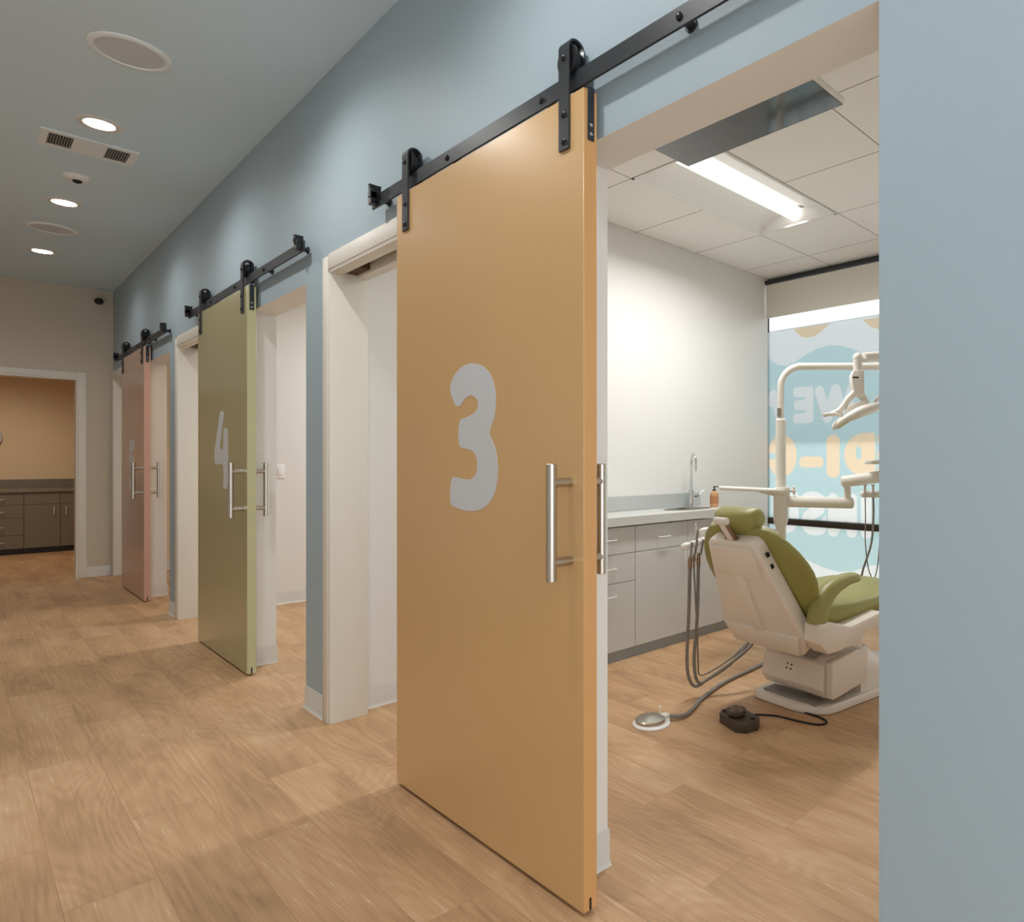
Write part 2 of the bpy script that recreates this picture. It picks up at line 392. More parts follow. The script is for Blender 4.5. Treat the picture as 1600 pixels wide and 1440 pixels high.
# baseboards (vinyl cove base: flat strip with a small toe)
def base_strip(mb, p0, p1, n, h=0.105):
    p0, p1, n = Vector((*p0, 0)), Vector((*p1, 0)), Vector((*n, 0))
    prof = [(0.0005, 0.0), (0.016, 0.0), (0.010, 0.006), (0.006, 0.016), (0.005, h - .004), (0.003, h), (0.0005, h)]
    mb.loft([[p + n * u + Vector((0, 0, v)) for u, v in prof] for p in (p0, p1)])
bn = [0]
def baseboard(name, segs):
    mb = MB()
    for a, b, n in segs: base_strip(mb, a, b, n)
    struct(name, mb, 'base')
for i in range(3):
    baseboard('baseboard_right' if i == 0 else 'baseboard_right.%03d' % i, [((D, OPF[i]), (D, CSN[i] - .066), (-1, 0)), ((D - .003, OPF[i]), (DI + .004, OPF[i]), (0, -1))]
              + ([((D, CSO[i] + .001), (D, OPN[i + 1] + .003), (-1, 0))] if i < 2 else []))
    baseboard('baseboard_operatory' if i == 0 else 'baseboard_operatory.%03d' % i, [((DI + .02, RW[i]), ((2.298 if i == 0 else XW - .03), RW[i]), (0, -1)), ((DI, OPF[i]), (DI, CSN[i] - .03), (1, 0))])
baseboard('baseboard_near', [((D, -3.6), (D, OPN[0] - .002), (-1, 0))])
baseboard('baseboard_end', [((.946, YE), (D - .02, YE), (0, -1))])

# window wall: storefront with film, roller shade, bronze mullion
wf = MB()
wf.box(XW - .03, XW + .06, .28, 9.4, 2.745, 2.90); wf.box(XW - .03, XW + .05, .28, 9.4, .664, .716, .003); wf.box(XW - .02, XW + .05, .28, 9.4, 0, .06)
for y in (1.86, 3.405, 4.95, 6.405, 7.9): wf.box(XW - .029, XW + .05, y - .025, y + .025, .06, 2.745)
w1 = struct('window_1', wf, 'dark')
g = MB(); g.box(XW + .012, XW + .018, .28, 9.4, .03, 2.76); struct('glass_pane', g, 'glass', w1)
mb = MB(); mb.box(XW - .03, XW + .06, -3.6, .28, 0, 2.9); mb.box(XW - .03, XW + .06, 9.4, 12.8, 0, 2.9); struct('wall_outer', mb, 'white')

# ------------------------------------------------------------------ window film, cut from one sheet
def arc(cx, cz, rx, rz, a0, a1, n): return [(cx + rx * math.cos(R(a0 + (a1 - a0) * k / n)), cz + rz * math.sin(R(a0 + (a1 - a0) * k / n))) for k in range(n + 1)]
def cat(pts, sub=6):
    P = [Vector(p) for p in pts]; n = len(P); q = []
    for i in range(n):
        a, b, c, d = P[i - 1], P[i], P[(i + 1) % n], P[(i + 2) % n]
        for k in range(sub):
            t = k / sub
            v = 0.5 * (2 * b + (c - a) * t + (2 * a - 5 * b + 4 * c - d) * t * t + (3 * b - a - 3 * c + d) * t ** 3); q.append((v.x, v.y))
    return q
def rrect(y0, y1, z0, z1, r):
    o = []
    for cx, cz, a in ((y1 - r, z1 - r, 0), (y0 + r, z1 - r, 90), (y0 + r, z0 + r, 180), (y1 - r, z0 + r, 270)): o += arc(cx, cz, r, r, a, a + 90, 5)
    return o
def glyph(ch, y0, y1, z0, z1, off=0.035):
    cu = bpy.data.curves.new('glyph', 'FONT'); cu.body = ch; cu.offset = off; cu.resolution_u = 4; cu.fill_mode = 'BOTH'
    o = bpy.data.objects.new('glyph', cu); COL.objects.link(o); dg = bpy.context.evaluated_depsgraph_get()
    me = bpy.data.meshes.new_from_object(o.evaluated_get(dg)); bpy.data.objects.remove(o); bpy.data.curves.remove(cu)
    xs = [v.co.x for v in me.vertices]; zs = [v.co.y for v in me.vertices]
    f = lambda v: (y0 + (v.co.x - min(xs)) / (max(xs) - min(xs)) * (y1 - y0), z0 + (v.co.y - min(zs)) / (max(zs) - min(zs)) * (z1 - z0))
    vs = [f(v) for v in me.vertices]; fs = [list(p.vertices) for p in me.polygons]; bpy.data.meshes.remove(me)
    return vs, fs
FY0, FY1, FZ0, FZ1 = 1.885, 3.38, 0.06, 2.325
verts, faces, cls = [], [], []
def add_poly(poly, c):
    if sum(a[0] * b[1] - b[0] * a[1] for a, b in zip(poly, poly[1:] + poly[:1])) < 0: poly = poly[::-1]
    k = len(verts); verts.extend(Vector(p) for p in poly); faces.append(list(range(k, k + len(poly)))); cls.append(c)
def add_glyph(ch, y0, y1, z0, z1, c, off=0.035):
    vs, fs = glyph(ch, y0, y1, z0, z1, off); k = len(verts); verts.extend(Vector(p) for p in vs)
    for f in fs:
        q = [vs[i] for i in f]
        if sum(a[0] * b[1] - b[0] * a[1] for a, b in zip(q, q[1:] + q[:1])) < 0: f = f[::-1]
        faces.append([k + i for i in f]); cls.append(c)
add_poly([(FY0, FZ0), (FY1, FZ0), (FY1, FZ1), (FY0, FZ1)], 0)
wave = [(FY1 - .001, FZ1 - .001), (FY1 - .001, 2.11)] + [(3.328, 2.076), (3.26, 2.035), (3.181, 2.017), (3.09, 2.04), (2.99, 2.087), (2.88, 2.125), (2.77, 2.145), (2.659, 2.131), (2.54, 2.09), (2.44, 2.03), (2.381, 1.985), (2.33, 1.90), (2.29, 1.74), (2.26, 1.58), (2.2, 1.5), (2.05, 1.46), (1.95, 1.46), (FY0 + .001, 1.46), (FY0 + .001, FZ1 - .001)]
add_poly(wave, 1)
add_poly([(3.10, FZ1 - .002), (3.075, 2.29), (3.03, 2.25), (2.971, 2.231), (2.90, 2.235), (2.84, 2.26), (2.79, 2.295), (2.755, FZ1 - .002)], 2)
add_poly([(2.46, 2.31), (2.40, 2.25), (2.32, 2.215), (2.2, 2.22), (2.12, 2.27), (2.09, 2.31)], 2)
low = [(FY0 + .001, FZ0 + .001), (FY1 - .001, FZ0 + .001), (FY1 - .001, .57), (3.2, .50), (3.08, .435), (2.95, .375), (2.82, .335), (2.68, .315), (2.56, .33), (2.46, .365), (2.37, .40), (2.25, .41), (2.1, .38), (FY0 + .001, .37)]
add_poly(low, 4)
def stroke(p0, p1, w, c):
    p0, p1 = Vector(p0), Vector(p1); d = (p1 - p0).normalized(); a0 = math.degrees(math.atan2(d.y, d.x)); r = w / 2
    add_poly(arc(p1.x, p1.y, r, r, a0 - 90, a0 + 90, 8) + arc(p0.x, p0.y, r, r, a0 + 90, a0 + 270, 8), c)
for a, b in (((2.850, 1.78), (2.775, 1.56)), ((2.775, 1.56), (2.700, 1.78)), ((2.700, 1.78), (2.625, 1.56)), ((2.625, 1.56), (2.550, 1.78))): stroke(a, b, .088, 10)
add_poly(rrect(2.906, 2.99, 1.521, 1.826, .03), 11)
for z in (1.521, 1.632, 1.741): add_poly(rrect(2.907, 3.105 - (.008 if z == 1.632 else 0), z, z + .085, .03), 11)
stroke((3.232, 1.565), (3.31, 1.78), .085, 12); stroke((3.31, 1.78), (3.335, 1.72), .085, 12)
for z in (1.085, 1.205, 1.325): add_poly(rrect(2.10, 2.335, z, z + .095, .04), 24)
add_poly(rrect(2.10, 2.20, 1.085, 1.42, .04), 24)
dout = rpoly2 = [(2.354, 1.10), (2.37, 1.086), (2.45, 1.086)] + arc(2.45, 1.255, .172, .169, -88, 88, 18) + [(2.45, 1.425), (2.37, 1.425), (2.354, 1.41)]
hole = arc(2.495, 1.268, .024, .055, 0, 342, 19)
# the D as two halves either side of a slit through its counter, so the counter stays open
def cut_ring(outer, hole, c):
    k = len(verts); n, m = len(outer), len(hole)
    verts.extend(Vector(p) for p in outer + hole)
    hv = hole; cx = sum(p[0] for p in hole) / m; cz = sum(p[1] for p in hole) / m
    i0 = min(range(n), key=lambda i: abs(outer[i][1] - cz) + (10 if outer[i][0] < cx else 0)); i1 = min(range(n), key=lambda i: abs(outer[i][1] - cz) + (10 if outer[i][0] > cx else 0))
    h0 = max(range(m), key=lambda i: hole[i][0]); h1 = min(range(m), key=lambda i: hole[i][0])
    def walk(a, b, n_): 
        o = [a]
        while o[-1] != b: o.append((o[-1] + 1) % n_)
        return o
    for a, b, p, q in ((i0, i1, h1, h0), (i1, i0, h0, h1)):
        ring = [k + i for i in walk(a, b, n)] + [k + n + i for i in walk(q, p, m)[::-1]]
        faces.append(ring); cls.append(c)
cut_ring([(2.354, 1.10), (2.37, 1.086), (2.45, 1.086)] + arc(2.45, 1.255, .172, .169, -88, 88, 18) + [(2.45, 1.425), (2.37, 1.425), (2.354, 1.41), (2.354, 1.268)], hole, 20)
add_poly(rrect(2.662, 2.782, 1.072, 1.415, .045), 21); add_poly(rrect(2.812, 3.046, 1.152, 1.243, .04), 22)
add_poly(arc(3.22, 1.25, .150, .183, 14, 346, 30) + [(3.36, 1.222), (3.19, 1.222), (3.175, 1.236), (3.19, 1.25), (3.36, 1.25)][:3] + [(3.19, 1.272), (3.36, 1.272)], 23)
add_poly(rrect(2.386, 2.476, .60, .948, .042), 30)
stroke((2.555, .645), (2.555, .90), .094, 31); stroke((2.722, .645), (2.722, .90), .094, 31); stroke((2.555, .90), (2.722, .645), .10, 31)
add_glyph('S', 2.782, 3.03, .59, .955, 32, 0.06)
stroke((3.095, .72), (3.095, .90), .092, 33); stroke((3.27, .72), (3.27, .90), .092, 33); add_poly(arc(3.1825, .72, .1335, .125, 180, 360, 14) + arc(3.1825, .72, .042, .035, 360, 180, 8), 33)
ov, oe, of, _, _, oof = delaunay_2d_cdt(verts, [], faces, 0, 1e-5)
NAMES = {0: ('film', 'f_base'), 1: ('film_cloud', 'f_wave'), 2: ('film_blob', 'f_beige'), 4: ('film_ground', 'f_white')}
LET = {10: 'f_wave', 11: 'f_wave', 12: 'f_wave', 20: 'f_peach', 21: 'f_peach', 22: 'f_peach', 23: 'f_peach', 24: 'f_peach', 30: 'f_white', 31: 'f_white', 32: 'f_white', 33: 'f_white'}
groups = {}
for f, o in zip(of, oof):
    if not o: continue
    groups.setdefault(max(cls[i] for i in o), []).append(f)
for k in sorted(groups):
    mb = MB(); vm = {}
    for f in groups[k]:
        for i in f:
            if i not in vm: vm[i] = mb.bm.verts.new((XW + .005, ov[i].x, ov[i].y))
        try: mb.bm.faces.new([vm[i] for i in f])
        except ValueError: pass
    nm, mt = NAMES.get(k, ('letter', LET.get(k)))
    build(nm, mb, mt, w1)

# outside: bright paving and the building across the way
mb = MB(); mb.box(XW + .1, 16, -8, 18, -.12, -.06); struct('ground_outside', mb, 'concrete')
mb = MB(); mb.box(9.0, 10.0, -8, 18, 1.53, 3.37); mb.box(9.06, 10.0, -8, 18, -.06, 1.53, mi=1); struct('wall_opposite', mb, ['facade_dark', 'facade_light'])

# ------------------------------------------------------------------ roller shade
t = thing('roller_shade', 'pale fabric roller shade half rolled above the film-covered window', 'window shade', (XW - .06, 2.6, 2.43))
mb = MB(); mb.box(XW - .063, XW - .061, 1.9, 3.335, 2.445, 2.715); build('shade_cloth', mb, 'shade', t)
mb = MB(); mb.box(XW - .069, XW - .055, 1.9, 3.335, 2.43, 2.447, .003); build('hem_bar', mb, 'shade', t)
mb = MB(); mb.cyl((XW - .062, 1.9, 2.738), (XW - .062, 3.337, 2.738), .019); build('roller_tube', mb, 'black', t, label='dark roller tube')

# ------------------------------------------------------------------ strip lights in the operatories
def troffer(i, label):
    a, b = RW[i] + LYO[0], RW[i] + LYO[1]; yc = (a + b) / 2
    t = thing('strip_light', label, 'ceiling light', ((LX0 + LX1) / 2, yc, OH), 0, 'strip lights in the operatories')
    mb = MB(); h = .011
    for q in ((LX0 + .001, LX1 - .001, a + .001, a + .016), (LX0 + .001, LX1 - .001, b - .016, b - .001), (LX0 + .001, LX0 + .016, a, b), (LX1 - .016, LX1 - .001, a, b)): mb.box(q[0], q[1], q[2], q[3], OH - .004, OH + .012)
    build('frame', mb, 'reflector', t)
    for sgn in (-1, 1):
        mb = MB(); rings = []
        prof = [(.285, .0), (.25, .035), (.20, .062), (.15, .078), (.10, .088), (.075, .092)]
        for x in (LX0 + .016, LX1 - .016): rings.append([(x, yc + sgn * u, OH + v) for u, v in prof] + [(x, yc + sgn * u, OH + v + .004) for u, v in prof[::-1]])
        mb.loft(rings); build('reflector', mb, 'reflector', t)
    for x, sx in ((LX0 + .016, 1), (LX1 - .016, -1)):
        mb = MB()
        mb.loft([[(x, yc - .285, OH), (x, yc + .285, OH), (x, yc + .285, OH + .096), (x, yc - .285, OH + .096)], [(x + sx * .003, yc - .285, OH), (x + sx * .003, yc + .285, OH), (x + sx * .003, yc + .285, OH + .096), (x + sx * .003, yc - .285, OH + .096)]])
        build('end_plate', mb, 'reflector', t)
    mb = MB(); rings = []
    for x in (LX0 + .03, LX1 - .03):
        rings.append([(x, yc + .052 * math.cos(R(180 + 180 * k / 14)), OH + .088 + .066 * math.sin(R(180 + 180 * k / 14))) for k in range(15)])
    mb.loft(rings); build('lens', mb, 'lens', t, label='glowing white lens')
    l = bpy.data.lights.new('strip_lamp', 'AREA'); l.shape = 'RECTANGLE'; l.size = LX1 - LX0 - .08; l.size_y = .15; l.energy = STRIP_W; l.spread = R(158); l.color = (1, .995, .985)
    o = bpy.data.objects.new('strip_lamp', l); COL.objects.link(o); o.parent = t; o.location = (0, 0, .012)
    return t
for i, l in enumerate(('lit recessed strip light in the ceiling of the operatory behind the orange door',
                       'strip light in the operatory behind the sage green door', 'strip light in the operatory behind the salmon door')):
    if i < 2: troffer(i, l)

# ------------------------------------------------------------------ corridor ceiling fittings
def lamp(name, loc, power, color, angle=105, blend=0.7, parent=None, size=0.05):
    l = bpy.data.lights.new(name, 'SPOT'); l.energy = power; l.color = color; l.spot_size = R(angle); l.spot_blend = blend; l.shadow_soft_size = size
    o = bpy.data.objects.new(name, l); COL.objects.link(o)
    if parent: o.parent = parent; o.location = Vector(loc) - parent.location
    else: o.location = loc
    return o
def downlight(y, label, dim=1.0, x=.53):
    t = thing('downlight', label, 'ceiling light', (x, y, CH), 0, 'recessed downlights along the corridor ceiling')
    mb = MB(); mb.lathe([(.062, -.001), (.066, -.006), (.082, -.007), (.095, -.003), (.097, 0.0), (.062, 0.0)], (x, y, CH)); build('trim_ring', mb, 'reflector', t)
    mb = MB(); mb.lathe([(.001, -.004), (.062, -.004), (.062, -.0005), (.001, -.0005)], (x, y, CH)); build('lens', mb, 'lamp', t, label='glowing white lens')
    lamp('downlight_lamp', (x, y, CH - .012), DOWN_SPOT * dim, (1.0, .985, .965), 158, .8, t)
for dl in ((4.74, 'brightest recessed downlight, between the round speaker and the air vent'), (6.36, 'recessed downlight beyond the smoke detector', .75),
             (7.97, 'farthest recessed downlight, nearest the end wall', .45), (3.1, 'recessed downlight over the hall nearer than the round speaker', 1.25), (1.5, 'recessed downlight over the hall by the orange door'), (-.1, 'recessed downlight behind the camera', .7), (-1.7, 'recessed downlight far behind the camera')):
    downlight(*dl)
def speaker(y, label):
    x = .528
    t = thing('ceiling_speaker', label, 'speaker', (x, y, CH), 0, 'round speakers in the corridor ceiling')
    mb = MB(); mb.lathe([(.118, -.003), (.12, -.009), (.134, -.010), (.143, -.004), (.144, 0), (.118, 0)], (x, y, CH), 48); build('rim', mb, 'vent', t)
    mb = MB(); mb.lathe([(.001, -.006), (.119, -.004), (.119, -.0005), (.001, -.0005)], (x, y, CH), 48); build('grille', mb, 'grille', t)
speaker(3.81, 'large round ceiling speaker nearest the camera'); speaker(7.14, 'faint round ceiling speaker between the two farther downlights')
t = thing('air_vent', 'white rectangular ceiling air vent with two dark slotted grilles', 'vent', (.53, 5.13, CH))
vx0, vx1, vy0, vy1 = .325, .735, 5.01, 5.265
mb = MB()
g1 = [(vx0 + .035, vx0 + .135), (vx1 - .135, vx1 - .035)]
for q in ((vx0, vx0 + .035, vy0, vy1), (vx0 + .135, vx1 - .135, vy0, vy1), (vx1 - .035, vx1, vy0, vy1)): mb.box(*q, CH - .008, CH - .0005)
for a, b in g1: mb.box(a, b, vy0, vy0 + .035, CH - .008, CH - .0005); mb.box(a, b, vy1 - .035, vy1, CH - .008, CH - .0005)
build('plate', mb, 'vent', t)
for a, b in g1:
    mb = MB(); mb.box(a, b, vy0 + .035, vy1 - .035, CH - .0025, CH - .0005); bk = build('grille', mb, 'ventdark', t, label='dark slotted grille')
    mb = MB()
    for k in range(9):
        x = a + (b - a) * (k + .15) / 9; mb.box(x, x + .0045, vy0 + .035, vy1 - .035, CH - .0075, CH - .0025)
    build('louvre', mb, 'toe', bk)
t = thing('smoke_detector', 'small white domed smoke detector between the vent and the middle downlight', 'smoke detector', (.536, 5.73, CH))
mb = MB(); mb.lathe([(.001, -.03), (.03, -.029), (.052, -.022), (.066, -.010), (.07, 0), (.001, 0)], (.536, 5.73, CH)); build('housing', mb, 'whitep', t)
mb = MB(); mb.lathe([(.001, -.043), (.014, -.042), (.022, -.036), (.024, -.028), (.001, -.028)], (.536, 5.72, CH)); build('sensor', mb, 'ventdark', t, label='dark sensor nub')

# ------------------------------------------------------------------ barn doors with hardware
Y3, Y4, Y5 = 1.377, 4.345, 7.29; DT, DX0, DX1, DW = 2.184, 1.097, 1.142, 1.097
THREE = [(0.555,1.512),(0.497,1.498),(0.45,1.466),(0.427,1.426),(0.422,1.385),(0.43,1.337),(0.457,1.29),(0.433,1.255),(0.415,1.214),(0.41,1.168),(0.42,1.12),(0.445,1.084),(0.491,1.056),(0.555,1.043),(0.621,1.044),(0.672,1.052),(0.696,1.062),(0.7,1.083),(0.696,1.118),(0.686,1.145),(0.672,1.15),(0.632,1.146),(0.577,1.143),(0.544,1.153),(0.53,1.173),(0.528,1.198),(0.539,1.221),(0.56,1.235),(0.588,1.241),(0.627,1.246),(0.642,1.262),(0.645,1.294),(0.638,1.326),(0.627,1.338),(0.593,1.343),(0.549,1.353),(0.526,1.369),(0.523,1.383),(0.535,1.4),(0.56,1.41),(0.588,1.409),(0.61,1.399),(0.632,1.383),(0.649,1.381),(0.667,1.388),(0.686,1.413),(0.698,1.437),(0.69,1.463),(0.661,1.49),(0.615,1.509)]
FOUR = [(0.519,1.508),(0.473,1.494),(0.476,1.466),(0.519,1.38),(0.555,1.287),(0.483,1.283),(0.476,1.388),(0.438,1.401),(0.389,1.385),(0.379,1.28),(0.376,1.185),(0.382,1.051),(0.424,1.039),(0.476,1.049),(0.483,1.18),(0.64,1.182),(0.677,1.214),(0.673,1.274),(0.603,1.402),(0.555,1.494)]
FIVE_UV = [(.10, 1.0), (.80, 1.0), (.93, .96), (.95, .87), (.90, .78), (.80, .76), (.47, .76), (.45, .64), (.62, .66), (.82, .59), (.95, .45), (.98, .30), (.92, .14), (.75, .03), (.50, -.01), (.22, .02), (.06, .08), (.03, .18), (.10, .27), (.24, .26), (.40, .22), (.52, .25), (.56, .35), (.50, .44), (.36, .46), (.20, .42), (.10, .44), (.06, .60), (.04, .80), (.05, .95)]
def numeral_poly(kind):
    if kind == 3: return [(Y3 + u, z) for u, z in THREE]
    if kind == 4: return [(Y4 + u, z) for u, z in FOUR]
    y0, y1, z0, z1 = Y5 + .70, Y5 + .42, .93, 1.40
    return [(y0 + (y1 - y0) * u, z0 + (z1 - z0) * v) for u, v in FIVE_UV]
def barn_door(k, y0, mp, me, label):
    y1 = y0 + DW
    t = thing('barn_door', label, 'door', (DX0, (y0 + y1) / 2, 0.0), 0, 'numbered sliding doors along the corridor')
    mb = MB(); mb.box(DX0, DX1, y0, y1, .012, DT, .0012, 1)
    for f in mb.bm.faces:
        f.normal_update()
    p = build('panel', mb, [mp, me], t)
    for f in p.data.polygons:
        if abs(f.normal.y) > .9: f.material_index = 1
    mb = MB(); mb.box(DX0 + .019, DX0 + .026, y0 - .0006, y0 + .02, .0125, .045); build('floor_guide_slot', mb, 'cord', p)
    poly = numeral_poly(k); mb = MB(); pl = cat(poly, 3) if k != 5 else cat(poly, 4)
    mb.prism(pl, YZ, DX0 - .0012, DX0 - .0002); build('numeral', mb, 'numeral', t, sharp=30, label='pale grey numeral %d' % k)
    for sx, xb, xf in ((-1, DX0 - .062, DX0), (1, DX1 + .062, DX1)):
        yh = y0 + .055; mb = MB(); mb.cyl((xb, yh, .886), (xb, yh, 1.194), 0.0134, n=28, bev=.0015)
        h = build('handle', mb, 'steel', t, label='brushed steel pull handle')
        for z in (.935, 1.145):
            mb = MB(); mb.cyl((xb, yh, z), (xf - sx * .0001, yh, z), .0125, n=20); build('handle_post', mb, 'steel', h)
    for yc in (y0 + .078, y1 - .079):
        hw = .0225; xa, xb = DX0 - .0065, 1.146; top = 2.342; rr = (xb - xa) / 2
        th = .006; o, i = [], []
        for q in range(13):
            a = R(180 - 180 * q / 12); o.append((xa + rr + rr * math.cos(a), top - rr + rr * math.sin(a))); i.append((xa + rr + (rr - th) * math.cos(a), top - rr + (rr - th) * math.sin(a)))
        poly = [(xa, 2.04)] + o + [(xb, 2.215), (xb - th, 2.215)] + i[::-1] + [(xa + th, 2.04)]
        mb = MB(); mb.prism(poly, XZ, yc - hw, yc + hw, .0008, seg=1); h = build('hanger_strap', mb, 'black', t)
        mb = MB(); wx = 1.1185
        mb.lathe([(.006, -.018), (.040, -.018), (.042, -.016), (.042, -.010), (.033, -.006), (.033, .006), (.042, .010), (.042, .016), (.040, .018), (.006, .018)], (wx, yc, 2.2875), 32, 'X'); mb.cyl((xa + .001, yc, 2.2875), (xb - .001, yc, 2.2875), .006)
        build('wheel', mb, 'blackgloss', h)
        for z in (2.2875, 2.135, 2.062):
            mb = MB(); mb.lathe([(.001, -.0065), (.005, -.006), (.0085, -.003), (.009, 0), (.001, 0)], (xa, yc, z), 16, 'X'); build('bolt', mb, 'blackgloss', h)
    mb = MB(); mb.box(DX0 + .012, DX0 + .034, y0 - .0035, y0 - .0002, 2.05, 2.192, .001, 1); e = build('edge_plate', mb, 'black', t, label='black anti-jump plate screwed to the door edge')
    for z in (2.066, 2.09):
        mb = MB(); mb.lathe([(.001, -.003), (.004, -.002), (.005, 0), (.001, 0)], (DX0 + .023, y0 - .0035, z), 12, 'Y'); build('screw', mb, 'steel', e)
    return t
barn_door(3, Y3, 'orange', 'orange_edge', 'orange sliding door with a large pale 3, nearest the camera')
barn_door(4, Y4, 'green', 'green_edge', 'sage green sliding door with a narrow pale 4, second along the hall')
barn_door(5, Y5, 'pink', 'pink_edge', 'salmon sliding door with a faint 5, farthest along the hall')
def rail(y0, label):
    y1 = y0 + 2.29; t = thing('door_rail', label, 'rail', (1.115, (y0 + y1) / 2, 2.2), 0, 'black sliding-door rails on the blue wall')
    mb = MB(); mb.box(1.112, 1.119, y0, y1, 2.204, 2.254, .001, 1); build('track', mb, 'black', t)
    for k in range(5):
        y = y0 + .066 + .54 * k
        mb = MB(); mb.cyl((1.119, y, 2.229), (D - .004, y, 2.229), .011, n=18); mb.cyl((D - .006, y, 2.229), (D - .0003, y, 2.229), .017, n=20); build('standoff', mb, 'black', t)
        mb = MB(); mb.lathe([(.001, -.007), (.006, -.0065), (.010, -.004), (.010, 0), (.001, 0)], (1.112, y, 2.229), 6, 'X'); build('rail_bolt', mb, 'blackgloss', t)
    for y, s in ((y0 + .035, 1), (y1 - .035, -1)):
        mb = MB(); mb.box(1.088, 1.1115, y - .016, y + .016, 2.212, 2.262, .002, 1); mb.box(1.084, 1.125, y + s * .004, y + s * .016, 2.236, 2.285, .003, 1); mb.cyl((1.094, y + s * .016, 2.262), (1.094, y + s * .03, 2.262), .009, n=14)
        build('end_stop', mb, 'blackgloss', t)
rail(.44, 'black steel rail holding the orange door'); rail(3.50, 'black steel rail holding the sage green door'); rail(6.53, 'black steel rail holding the salmon door')

# ------------------------------------------------------------------ small wall things
t = thing('security_camera', 'small dome security camera high in the corner of the end wall', 'camera', (1.045, YE, 2.90))
mb = MB(); mb.cyl((1.045, YE - .0005, 2.90), (1.045, YE - .03, 2.90), .05, n=24, bev=.006); mb.cyl((1.045, YE - .03, 2.895), (1.04, YE - .07, 2.88), .042, n=24, bev=.008); build('housing', mb, 'cream', t)
mb = MB(); mb.ell((1.032, YE - .09, 2.868), .038, .038, .036); build('dome', mb, 'blackgloss', t, label='black dome')
t = thing('light_switch', 'white rocker light switch on the wall seen past the sage green door', 'switch', (1.84, RW[1], 1.12))
mb = MB(); mb.box(1.795, 1.872, RW[1] - .007, RW[1] - .0005, 1.06, 1.178, .003); build('plate', mb, 'whitep', t)
mb = MB(); mb.box(1.817, 1.85, RW[1] - .011, RW[1] - .007, 1.086, 1.152, .003); build('rocker', mb, 'whitep', t)
t = thing('wall_fixture', 'small round grey fixture on the peach wall, cut by the left edge', 'wall fixture', (.32, 12.62, 1.52))
mb = MB(); mb.cyl((.32, 12.6195, 1.52), (.32, 12.58, 1.52), .15, n=36, bev=.01); build('body', mb, 'ltcab', t)
mb = MB(); mb.cyl((.32, 12.58, 1.52), (.32, 12.575, 1.52), .12, n=36); build('face', mb, 'greyp', t)

# ------------------------------------------------------------------ operatory cabinets, worktop and sink
CF, CB = 2.985, RW[0] - .003       # cabinet front and back
def pull_h(x0, x1, z, y, mt='chrome', d=.028):
    mb = MB(); mb.tube([(x0, y - .0005, z), (x0, y - d * .8, z), (x0 + .008, y - d, z), (x1 - .008, y - d, z), (x1, y - d * .8, z), (x1, y - .0005, z)], .004, 10, 4, smooth=False); return mb
def pull_v(x, z0, z1, y, d=.028):
    mb = MB(); mb.tube([(x, y - .0005, z0), (x, y - d * .8, z0), (x, y - d, z0 + .008), (x, y - d, z1 - .008), (x, y - d * .8, z1), (x, y - .0005, z1)], .004, 10, 4, smooth=False); return mb
def cabinet(x0, x1, yf, yb, ztop, fronts, label, group, mf='ltcab', mc='cabbody', mtoe='toe', toe=.066, rec=.018, ctop=None):
    t = thing('base_cabinet', label, 'cabinet', ((x0 + x1) / 2, (yf + yb) / 2, 0), 0, group)
    mb = MB(); mb.box(x0 + .0008, x1 - .0008, yf + .0165, yb, toe, ctop or ztop); build('carcass', mb, mc, t)
    mb = MB(); mb.box(x0 + .0008, x1 - .0008, yf + rec, yf + rec + .02, .0002, toe - .0005); build('toe_kick', mb, mtoe, t)
    for kind, a, b, z0, z1, hd in fronts:
        mb = MB(); mb.box(a + .0018, b - .0018, yf, yf + .016, z0 + .0018, z1 - .0018, .001, 1); f = build(kind, mb, mf, t)
        if hd and hd[0] == 'h': build('handle', pull_h(hd[1] - .048, hd[1] + .048, hd[2], yf), 'pull', f)
        elif hd: build('handle', pull_v(hd[1], hd[2] - .05, hd[2] + .05, yf), 'pull', f)
    return t
G1 = 'grey base cabinets in the operatory'
ZT = .815
xs = [2.30, 2.777, 3.254, 3.74]
cabinet(xs[0], xs[1], CF, CB, ZT, [('drawer', xs[0], xs[1], .645, ZT - .008, ('h', 2.56, .735)), ('drawer', xs[0], xs[1], .473, .645, ('h', 2.56, .565)), ('drawer', xs[0], xs[1], .066, .473, ('h', 2.56, .40))], 'grey cabinet of three drawers, half hidden by the orange door', G1)
cabinet(xs[1], xs[2], CF, CB, ZT, [('drawer', xs[1], xs[2], .645, ZT - .008, ('h', 3.02, .722)), ('door', xs[1], xs[2], .066, .645, ('v', 3.20, .57))], 'grey cabinet with one drawer over one door, middle of the row', G1, ctop=.722)
cabinet(xs[2], xs[3], CF, CB, ZT, [('door', xs[2], xs[3], .066, ZT - .008, ('v', 3.305, .735))], 'grey cabinet with one tall door under the sink', G1, ctop=.722)
